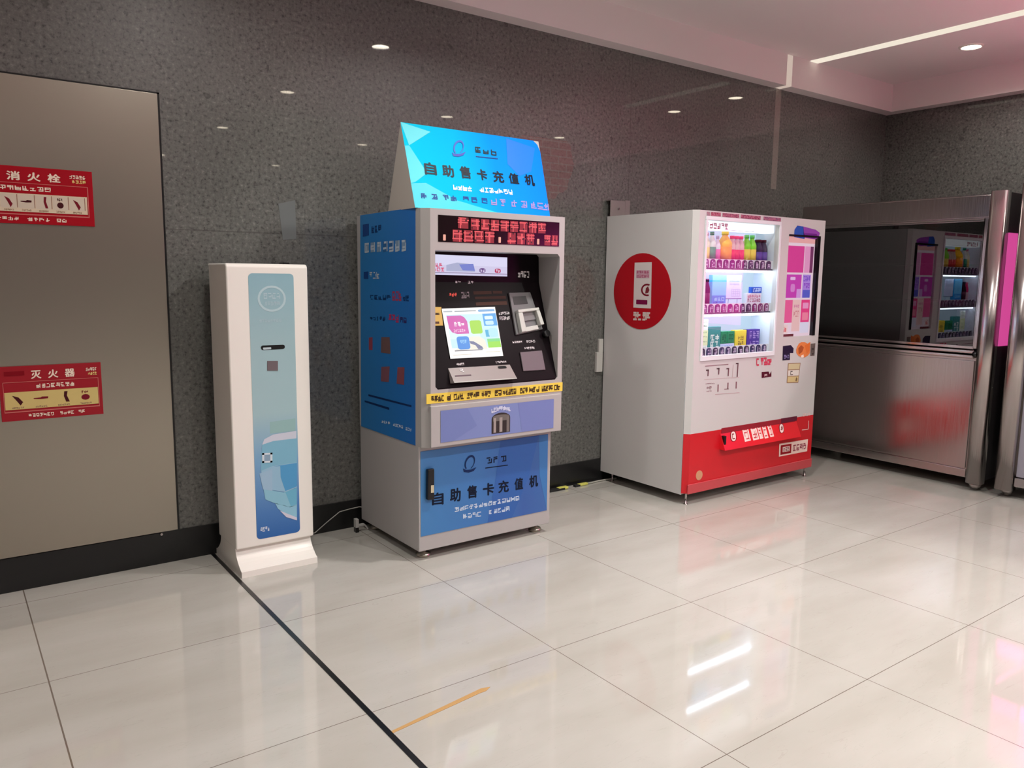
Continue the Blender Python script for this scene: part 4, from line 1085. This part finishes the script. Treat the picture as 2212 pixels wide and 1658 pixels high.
# round emblem on the side
PVS = Plane((VX0 - 0.001, 0, 0), (-1, 0, 0))
cy_, cz_, rY, rZ = -0.352, 1.318, 0.2545, 0.2430
b = B(); n = 56
P = [(VX0 - 0.002, cy_ - rY * math.cos(2 * math.pi * i / n), cz_ + rZ * math.sin(2 * math.pi * i / n)) for i in range(n)]
b.prism(P, (0.002, 0, 0), mat('emblem_red', (178, 6, 26), 0.18)); em = b.build('round_emblem', t)
b = B(); PE = Plane((VX0 - 0.003, 0, 0), (-1, 0, 0))
Q = PE.quad([(1371, 567), (1408, 566), (1406, 666), (1368, 664)], 0.0); b.rect(Q, 0, 0, 1, 1, ink((216, 206, 204)))
b.rect(Q, 0.12, 0.17, 0.88, 0.34, ink((204, 160, 176)), 0.0005); glyphs(b, sub(Q, 0.14, 0.18, 0.86, 0.24), 5, ink((180, 90, 120)), lift=0.001); glyphs(b, sub(Q, 0.14, 0.27, 0.86, 0.33), 5, ink((180, 90, 120)), lift=0.001)
b.rrect(Q, 0.16, 0.82, 0.80, 0.92, ink((120, 16, 66)), 0.2, 0.0005)
for i in range(16):
    a0, a1 = 1.2 + 0.25 * i, 1.2 + 0.25 * (i + 1)
    f = lambda a, r: (min(0.76 + r * math.cos(a), 1.0), 0.60 + r * 0.40 * math.sin(a))
    b.uv(Q, [f(a0, 0.34), f(a1, 0.34), f(a1, 0.25), f(a0, 0.25)], ink((120, 20, 40)), 0.0005)
b.uv(Q, [(0.66, 0.68), (0.70, 0.56), (0.82, 0.52), (0.9, 0.60), (0.84, 0.66)], ink((120, 40, 50)), 0.0006)
b.build('machine_picture', em)
b = B(); glyphs(b, PE.quad([(1368, 673), (1405, 674), (1404, 691), (1367, 690)], 0.0), 4, ink((214, 196, 190)), th=0.24, gap=0.12); b.build('emblem_lettering', em)
# dispensing flap
b = B()
zA, zB_ = 0.425, 0.322
fx0_, fx1_ = 3.985, 4.80
b.mesh([(fx0_, VF, zA), (fx1_, VF, zA), (fx1_, VF - 0.045, zB_), (fx0_, VF - 0.045, zB_), (fx0_, VF, zB_), (fx1_, VF, zB_)], [(0, 1, 2, 3), (0, 3, 4), (1, 5, 2), (4, 3, 2, 5)], mat('flap_red', (222, 26, 38), 0.3))
fpz = b.build('dispensing_flap', t)
b = B(); b.box(fx0_ + 0.01, fx1_ - 0.02, VF - 0.002, VF, zA, zA + 0.034, mat('recess_red', (150, 12, 34), 0.5)); b.box(4.62, 4.80, VF - 0.003, VF, zA + 0.004, zA + 0.036, mat('recess_deep', (96, 12, 44), 0.5)); b.box(3.99, 4.01, VF - 0.03, VF - 0.0005, zB_ - 0.003, zB_ + 0.09, M_dark); b.build('outlet_recess', fpz)
PF = Plane((fx0_, VF, zA), Vector((1, 0, 0)).cross(Vector((0, -0.045, zB_ - zA))) * -1)
if PF.n.y > 0: PF.n = -PF.n
b = B(); pk = ink((246, 214, 208))
for q in ([(1602, 924), (1615, 922), (1622, 951), (1609, 954)], [(1620, 922), (1632, 919), (1640, 948), (1627, 951)], [(1634, 919), (1641, 918), (1649, 946), (1642, 948)], [(1645, 918), (1652, 917), (1660, 945), (1652, 947)], [(1656, 916), (1664, 915), (1672, 942), (1664, 944)]):
    Qq = PF.quad(q, 0.001); b.rect(Qq, 0, 0, 1, 1, pk); glyphs(b, sub(Qq, 0.1, 0.1, 0.9, 0.9), 1, ink((200, 70, 80)), lift=0.0006, th=0.12)
for q in ([(1578, 933), (1588, 931), (1590, 951), (1580, 953)], [(1683, 917), (1691, 915), (1693, 933), (1685, 935)]):
    Qq = PF.quad(q, 0.001); b.rrect(Qq, -0.15, -0.05, 1.15, 1.05, ink((120, 10, 22)), 0.4); b.rrect(Qq, 0, 0, 1, 1, pk, 0.4, 0.0006); glyphs(b, sub(Qq, 0.15, 0.2, 0.85, 0.8), 1, ink((110, 20, 30)), lift=0.001)
b.build('flap_lettering', fpz)
# label, disc and small marks on the red panel
b = B(); Q = PV.quad([(1683, 958), (1745, 948), (1743, 974), (1682, 986)], 0.0015); b.rect(Q, 0, 0, 1, 1, ink((244, 216, 204))); b.rect(Q, 0.05, 0.14, 0.42, 0.88, ink((150, 22, 34)), 0.0004); b.rect(Q, 0.12, 0.3, 0.36, 0.7, ink((236, 206, 200)), 0.0008); glyphs(b, sub(Q, 0.14, 0.36, 0.34, 0.64), 3, ink((110, 20, 30)), lift=0.0012); glyphs(b, sub(Q, 0.47, 0.28, 0.95, 0.76), 4, ink((150, 60, 80)), lift=0.0008)
b.build('boxed_label', lp)
b = B(); c0 = PV.at(1510, 1026); b.prism([(c0.x + 0.031 * math.cos(a), VF - 0.002, c0.z + 0.031 * math.sin(a)) for a in [i * math.pi / 12 for i in range(24)]], (0, 0.002, 0), ink((204, 150, 116))); b.build('round_tag', lp)
b = B(); glyphs(b, PV.quad([(1734, 893), (1749, 891), (1749, 897), (1734, 899)], 0.0015), 4, pk)
Q = PV.quad([(1733, 910), (1747, 908), (1746, 927), (1732, 929)], 0.0015); b.rect(Q, 0, 0.92, 0.95, 1, pk); b.rect(Q, 0.92, 0, 1, 1, pk); b.build('corner_marks', lp)
# legs
for x, y in ((3.712, -0.755), (4.975, -0.755), (3.72, -0.08), (4.98, -0.08)):
    b = B(); b.tube([(x, y, 0.0), (x, y, 0.078)], 0.007, M_steel, 12); b.lathe([(0.014, 0.0), (0.012, 0.006)], (x, y, 0), M_steel, 12); b.build('leg', t)
b = B(); b.box(3.74, 3.92, -0.753, -0.74, 1.809, 1.815, M_dark); b.build('top_clip', t)

# wall bracket over the machine
b = B(); bk = mat('bracket_grey', (132, 122, 120), 0.5)
b.box(3.665, 3.80, -0.045, -0.042, 1.809, 1.915, bk); b.box(3.80, 3.845, -0.045, -0.002, 1.809, 1.921, bk); b.box(3.665, 3.80, -0.045, -0.002, 1.912, 1.915, bk)
br = b.build('wall_bracket', bevel=0.001); tag(br, 'grey metal bracket fixing the white vending machine to the wall', 'bracket')
b = B(); b.lathe([(0.007, -0.050), (0.007, -0.045)], (3.74, 0, 1.862), M_steel_bright, 12, 'y'); b.build('bolt', br)

# ------------------------------------------------------------------ products in the window
GR = 'drinks on display in the vending window'
PROD = Plane((0, -0.69, 0), (0, -1, 0))
def bottle_mesh(r, h, kb, kl, kc, neck=0.4):
    """body, label band, cap"""
    body = B(); body.lathe([(r * 0.9, 0), (r, 0.006), (r, h * 0.18), (r * 0.96, h * 0.2), (r * 0.96, h * 0.58), (r, h * 0.6), (r * 0.98, h * 0.70), (r * neck, h * 0.88), (r * neck, h * 0.91)], (0, 0, 0), kb, 16)
    lab = B(); lab.lathe([(r * 0.985, h * 0.2), (r * 0.985, h * 0.58)], (0, 0, 0), kl, 16)
    cap = B(); cap.lathe([(r * (neck + 0.08), h * 0.91), (r * (neck + 0.08), h)], (0, 0, 0), kc, 16)
    return body, lab, cap
def to_mesh(bd, name):
    o = bd.build(name); me = o.data; bpy.data.objects.remove(o); return me
def put_bottle(px, z, r, h, cols, label, y=-0.69, name='drink_bottle', cat='bottle', neck=0.4, key={}):
    x = PROD.at(px, 560).x
    kk = (r, h, cols, neck)
    if kk not in key:
        a, l_, c_ = bottle_mesh(r, h, ink(cols[0], 0.2), ink(cols[1], 0.3), ink(cols[2], 0.3), neck)
        key[kk] = (to_mesh(a, 'body'), to_mesh(l_, 'label'), to_mesh(c_, 'cap'))
    t = thing(name, label, cat, (x, y, z), GR)
    for me, nm in zip(key[kk], ('body', 'label_band', 'cap')):
        o = bpy.data.objects.new(nm, me); COL.objects.link(o); o.parent = t
    return t
Z = F1 + 0.001
put_bottle(1524, Z, 0.024, 0.215, ((232, 240, 210), (236, 214, 120), (220, 120, 150)), 'pale bottle with yellow label, far left of the top vending shelf')
put_bottle(1536, Z, 0.027, 0.222, ((220, 240, 232), (30, 150, 120), (24, 150, 110)), 'white bottle with teal green label on the top vending shelf')
put_bottle(1548, Z, 0.022, 0.200, ((226, 232, 240), (226, 120, 170), (170, 190, 210)), 'clear bottle with pink label on the top vending shelf')
put_bottle(1564, Z, 0.046, 0.228, ((250, 200, 20), (240, 160, 20), (250, 226, 40)), 'big bright yellow bottle with yellow cap on the top vending shelf')
for i, px in enumerate((1579.5, 1589, 1598.5)):
    put_bottle(px, Z, 0.0235, 0.205, ((214, 196, 186), (222, 60, 66), (230, 70, 76)), ('left', 'middle', 'right')[i] + ' of the three small red-capped bottles beside the yellow bottle', neck=0.55)
for i, px in enumerate((1610.5, 1622.5)):
    put_bottle(px, Z, 0.030, 0.215, ((140, 224, 60), (236, 206, 90), (110, 210, 110)), ('left', 'right')[i] + ' one of two lime green bottles on the top vending shelf', neck=0.45)
for i, px in enumerate((1635.5, 1646.5)):
    put_bottle(px, Z, 0.031, 0.190, ((60, 50, 80), (96, 70, 160), (84, 24, 44)), ('left', 'right')[i] + ' one of two dark purple bottles at right end of top shelf', neck=0.6)
Z = F2 + 0.001
def carton(x0, x1, z, h, d, k, label, deco=None, name='drink_carton', cat='carton', y=-0.70):
    x0 = PROD.at(x0, 640).x; x1 = PROD.at(x1, 640).x
    t = thing(name, label, cat, ((x0 + x1) / 2, y + d / 2, z), GR)
    b = B(); b.box(x0, x1, y, y + d, z, z + h, k); b.build('box', t, 0.002)
    q = wq(x0, x1, z, z + h, y - 0.0006)
    if deco:
        b = B(); deco(b, q); b.build('printed_label', t)
    return t
put_bottle(1515.5, Z, 0.022, 0.205, ((224, 40, 110), (236, 190, 200), (236, 90, 140)), 'hot pink bottle at left end of the middle vending shelf', neck=0.6)
put_bottle(1528, Z, 0.026, 0.208, ((60, 24, 50), (90, 30, 60), (40, 24, 50)), 'dark maroon bottle on the middle vending shelf beside the pink one', neck=0.6)
def d_blue(b, q):
    b.rect(q, 0, 0, 1, 0.55, ink((110, 200, 250))); b.rect(q, 0, 0.55, 1, 0.86, ink((30, 144, 226))); glyphs(b, sub(q, 0.15, 0.60, 0.9, 0.69), 3, ink((150, 214, 246)), lift=0.0005); glyphs(b, sub(q, 0.1, 0.72, 0.95, 0.8), 5, ink((16, 86, 180)), lift=0.0005); b.rect(q, 0, 0.86, 1, 1, ink((70, 196, 240)))
carton(1535, 1565, Z, 0.232, 0.03, ink((60, 180, 240)), 'tall sky-blue carton on the middle vending shelf', d_blue)
t = thing('notice_stand', 'small white notice board on thin legs inside the middle vending shelf', 'notice', (PROD.at(1583, 640).x, -0.69, Z), GR)
xa, xb = PROD.at(1567, 640).x, PROD.at(1599, 640).x
b = B(); b.box(xa, xb, -0.694, -0.690, Z + 0.085, Z + 0.232, ink((206, 220, 246))); bd_ = b.build('board', t)
b = B(); b.box(xa - 0.004, xb + 0.004, -0.697, -0.687, Z + 0.081, Z + 0.085, ink((50, 60, 130))); b.build('ledge', t)
for x in (xa + 0.03, xb - 0.03):
    b = B(); b.tube([(x, -0.69, Z), (x, -0.69, Z + 0.082)], 0.0015, ink((120, 150, 200)), 8); b.build('leg', t)
b = B(); q = wq(xa, xb, Z + 0.085, Z + 0.232, -0.6946)
for v in (0.12, 0.24, 0.36): glyphs(b, sub(q, 0.2, v, 0.85, v + 0.05), 7, ink((170, 186, 220)))
for v in (0.6, 0.7, 0.8, 0.9): b.rect(q, 0.35, v, 0.92, v + 0.012, ink((160, 176, 214)))
for u in (0.35, 0.48, 0.62, 0.76, 0.905): b.rect(q, u, 0.6, u + 0.012, 0.91, ink((160, 176, 214)), 0.0003)
b.build('lettering', bd_)
def d_b2(b, q): glyphs(b, sub(q, 0.1, 0.2, 0.9, 0.8), 4, ink((190, 214, 250)), th=0.2)
def d_r2(b, q): q = sub(q, 0, 0, 1, 0.55); glyphs(b, sub(q, 0.06, 0.15, 0.94, 0.48), 6, ink((196, 120, 150))); glyphs(b, sub(q, 0.06, 0.54, 0.94, 0.88), 6, ink((170, 90, 120)))
carton(1610, 1642, Z, 0.118, 0.03, ink((226, 220, 230)), 'white carton with small red print at right of the middle vending shelf', d_r2)
carton(1621, 1642, Z + 0.1185, 0.040, 0.028, ink((36, 84, 190)), 'deep blue carton stacked on the white one in the middle vending shelf', d_b2)
Z = F3 + 0.001
def d_list(b, q):
    b.rect(q, 0, 0.30, 1, 0.72, ink((226, 238, 190)), 0)
    for v in (0.06, 0.16, 0.34, 0.46, 0.60, 0.76, 0.86, 0.94): glyphs(b, sub(q, 0.12, v, 0.9, v + 0.035), 6, ink((130, 160, 130)), lift=0.0004)
carton(1509, 1530, Z, 0.228, 0.012, ink((236, 244, 236)), 'tall pale leaflet card with tiny print at left of bottom vending shelf', d_list, 'leaflet', 'leaflet')
def d_teal(b, q):
    b.rect(q, 0, 0.84, 1, 1, ink((96, 160, 190))); glyphs(b, sub(q, 0.15, 0.28, 0.9, 0.48), 2, ink((222, 236, 230)), lift=0.0004); glyphs(b, sub(q, 0.15, 0.52, 0.9, 0.72), 2, ink((222, 236, 230)), lift=0.0004)
carton(1531, 1558, Z, 0.180, 0.03, ink((60, 140, 140)), 'teal carton with white characters on the bottom vending shelf', d_teal)
for i, (a, e) in enumerate(((1559, 1572), (1573, 1588))):
    carton(a, e, Z + 0.068, 0.078, 0.03, ink((34, 132, 92)), ('left', 'right')[i] + ' of two small green cartons on the bottom vending shelf', lambda b, q: glyphs(b, sub(q, 0.15, 0.25, 0.85, 0.85), 2, ink((20, 96, 70)), th=0.14))
carton(1558.5, 1588.5, Z, 0.067, 0.034, ink((196, 206, 240)), 'flat pale blue pack under the green cartons', lambda b, q: glyphs(b, sub(q, 0.1, 0.2, 0.9, 0.8), 5, ink((110, 130, 206))))
carton(1590, 1614, Z, 0.150, 0.04, ink((232, 210, 70)), 'yellow box with dark print on the bottom vending shelf', lambda b, q: (glyphs(b, sub(q, 0.25, 0.25, 0.75, 0.42), 3, ink((120, 100, 50))), glyphs(b, sub(q, 0.25, 0.48, 0.75, 0.64), 3, ink((120, 100, 50)))))
carton(1616, 1643, Z, 0.152, 0.04, ink((74, 50, 150)), 'purple multipack at right end of the bottom vending shelf', lambda b, q: (glyphs(b, sub(q, 0.15, 0.08, 0.95, 0.40), 3, ink((170, 150, 214)), th=0.14), glyphs(b, sub(q, 0.15, 0.52, 0.95, 0.86), 3, ink((170, 150, 214)), th=0.14)))

# ------------------------------------------------------------------ refrigerated cabinets on the right
FX = 5.589
t = thing('display_refrigerator', 'stainless steel display refrigerator with dark glass door behind the vending machine', 'refrigerator', (6.0, -0.95, 0))
b = B(); M_ind = mat('dark_liner', (44, 40, 42), 0.4)
ya, yb2 = -1.585, -0.20
b.box(FX + 0.006, 6.36, ya, yb2, 0.080, 0.90, M_steel)          # lower case
b.box(FX + 0.006, 6.36, ya, yb2, 1.812, 1.972, M_steel)
b.box(6.30, 6.36, ya, yb2, 0.90, 1.812, M_ind); b.box(FX + 0.006, 6.30, yb2 - 0.04, yb2, 0.90, 1.812, M_steel); b.box(FX + 0.04, 6.30, ya, ya + 0.03, 0.90, 1.812, M_ind)
b.build('case', t)
b = B(); b.box(FX - 0.004, FX + 0.006, ya + 0.012, yb2 - 0.02, 0.145, 0.878, M_steel); b.build('lower_panel', t, 0.003)
b = B(); b.box(FX - 0.006, FX + 0.006, ya + 0.005, yb2, 0.082, 0.138, M_steel); b.build('toe_rail', t, 0.004)
b = B(); b.box(FX - 0.002, FX + 0.006, ya + 0.005, yb2, 1.822, 1.965, M_steel); b.build('header_panel', t, 0.003)
b = B(); M_gl = make_glass('dark_door_glass', (0.32, 0.30, 0.31, 1), 2.1)
b.box(FX + 0.004, FX + 0.010, ya + 0.028, yb2 - 0.05, 0.975, 1.800, M_gl); gd = b.build('glass_door', t)
b = B(); kf = M_steel_bright
b.box(FX - 0.004, FX + 0.014, ya + 0.006, ya + 0.028, 0.96, 1.812, kf); b.box(FX - 0.004, FX + 0.014, ya + 0.028, yb2 - 0.04, 1.797, 1.812, kf); b.box(FX - 0.004, FX + 0.014, ya + 0.028, yb2 - 0.04, 0.96, 0.975, kf); b.box(FX - 0.004, FX + 0.014, yb2 - 0.05, yb2 - 0.03, 0.975, 1.797, kf)
b.build('door_frame', gd, 0.003)
b = B()
for z in (0.938, 0.905): b.box(FX - 0.020, FX + 0.006, ya + 0.014, yb2 - 0.02, z - 0.012, z + 0.012, M_steel_bright)
b.build('sill_rail', t, 0.008)
b = B(); b.lathe([(0.020, -0.012), (0.020, 0.012)], (FX - 0.015, ya + 0.006, 0.925), M_dark, 16, 'y'); b.build('hinge_cap', t)
b = B()
def half_post(b, y0, y1, z0, z1, k, proud=0.045):
    n = 14; ym = (y0 + y1) / 2; r = (y1 - y0) / 2
    P = [(FX + 0.03, y0, z0)] + [(FX - proud * math.sin(math.pi * i / n) ** 0.6, ym - r * math.cos(math.pi * i / n), z0) for i in range(1, n)] + [(FX + 0.03, y1, z0)]
    b.prism(P, (0, 0, z1 - z0), k, True)
half_post(b, -1.690, -1.587, 0.055, 1.985, M_steel); b.build('corner_post', t)
for z in (1.25, 1.52):
    b = B(); b.box(FX + 0.06, 6.28, ya + 0.04, yb2 - 0.05, z, z + 0.012, mat('shelf_grey', (120, 116, 118), 0.4)); b.build('shelf', t)
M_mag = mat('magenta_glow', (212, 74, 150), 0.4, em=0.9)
b = B(); b.box(FX + 0.03, 6.36, -1.690, ya, 0.08, 1.975, M_ind); b.build('end_panel', t)
b = B(); b.box(FX + 0.035, 6.30, -1.696, -1.690, 0.985, 1.720, M_mag); b.build('lit_end_window', t)  # magenta reflection on the end panel, put in as emission
for y in (-1.63, -0.28):
    b = B(); b.lathe([(0.012, 0.0), (0.035, 0.03), (0.040, 0.055)], (FX + 0.035, y, 0), M_steel, 16)
    b.box(FX, FX + 0.07, y - 0.035, y + 0.035, 0.055, 0.081, M_steel); b.build('foot', t)
b = B(); b.box(6.28, 6.34, -1.60, -0.25, 0.0, 0.08, M_dark); b.build('plinth', t)

t = thing('display_refrigerator', 'stainless steel display refrigerator glowing magenta at the right edge of the picture', 'refrigerator', (6.0, -3.5, 0))
y0_, y1_ = -5.40, -1.765  # far end stretched out of view for more magenta light
b = B()
b.box(FX + 0.03, 6.36, y0_, y1_, 0.080, 0.955, M_steel); b.box(FX + 0.03, 6.36, y0_, y1_, 1.84, 2.02, M_steel); b.box(6.31, 6.36, y0_, y1_, 0.955, 1.84, M_ind)
b.box(FX + 0.03, 6.31, y1_ - 0.03, y1_, 0.955, 1.84, M_steel); b.box(FX + 0.03, 6.31, y0_, y0_ + 0.03, 0.955, 1.84, M_steel); b.build('case', t)
b = B(); half_post(b, -1.880, -1.768, 0.055, 2.02, M_steel); b.build('corner_post', t)
b = B(); half_post(b, y0_, y0_ + 0.1, 0.055, 2.02, M_steel); b.build('corner_post', t)
b = B(); b.box(FX + 0.004, FX + 0.03, y0_ + 0.1, -1.885, 0.150, 0.925, mat('grey_front_panel', (150, 146, 158), 0.35)); b.build('lower_panel', t, 0.004)
b = B(); b.box(FX - 0.006, FX + 0.03, y0_ + 0.1, -1.880, 0.085, 0.145, M_steel); b.build('toe_rail', t, 0.004)
b = B(); b.box(FX - 0.012, FX + 0.03, y0_ + 0.1, -1.875, 0.930, 0.962, M_steel_bright); b.build('sill_rail', t, 0.006)
b = B(); b.box(FX + 0.012, FX + 0.018, y0_ + 0.11, -1.890, 0.965, 1.835, bpy.data.materials['clear_glass']); b.build('glass_door', t)
M_mag2 = mat('magenta_tube_light', (255, 70, 190), 0.4, em=6.0)
M_mag3 = mat('magenta_top_tube', (255, 72, 150), 0.4, em=34.0)
b = B(); b.tube([(5.80, y0_ + 0.05, 2.05), (5.80, y1_ - 0.12, 2.05)], 0.018, M_mag3, 12); b.build('top_light_tube', t)  # added tube, there to tint the ceiling pink
b = B(); b.box(5.72, 5.73, y0_ + 0.03, y1_ - 0.10, 2.02, 2.10, M_steel); b.box(5.87, 5.88, y0_ + 0.03, y1_ - 0.10, 2.02, 2.10, M_steel); b.box(5.72, 5.88, y1_ - 0.10, y1_ - 0.09, 2.02, 2.10, M_steel); b.build('light_trough', t)  # added screen that keeps the tube's reflection off the wall
b = B(); b.box(6.295, 6.31, y0_ + 0.04, y1_ - 0.04, 0.96, 1.835, M_mag2); b.build('light_panel', t)
b = B(); b.box(FX + 0.031, 6.295, y0_ + 0.04, y1_ - 0.04, 0.955, 0.958, mat('pink_liner', (250, 120, 200), 0.5, em=0.8)); b.build('liner', t)
b = B(); b.box(FX + 0.06, 6.28, y0_ + 0.05, y1_ - 0.05, 1.38, 1.392, mat('shelf_grey')); b.build('shelf', t)
for y in (-1.82, -5.3):
    b = B(); b.lathe([(0.012, 0.0), (0.035, 0.03), (0.040, 0.055)], (FX + 0.06, y, 0), M_steel, 16); b.box(FX + 0.02, FX + 0.10, y - 0.035, y + 0.035, 0.055, 0.081, M_steel); b.build('foot', t)
b = B(); b.box(6.28, 6.34, y0_ + 0.1, y1_ - 0.1, 0.0, 0.08, M_dark); b.build('plinth', t)

# tan streak on the floor
b = B(); PG = Plane((0, 0, 0), (0, 0, 1))
b.prism(PG.quad([(845, 1579), (1038, 1487), (1059, 1483), (1050, 1492), (1036, 1497), (849, 1583)], 0.0012), (0, 0, -0.001), ink((190, 150, 96), 0.5))
tag(b.build('tape_residue'), 'thin tan streak of tape residue on the floor tile beside the black joint', 'residue')
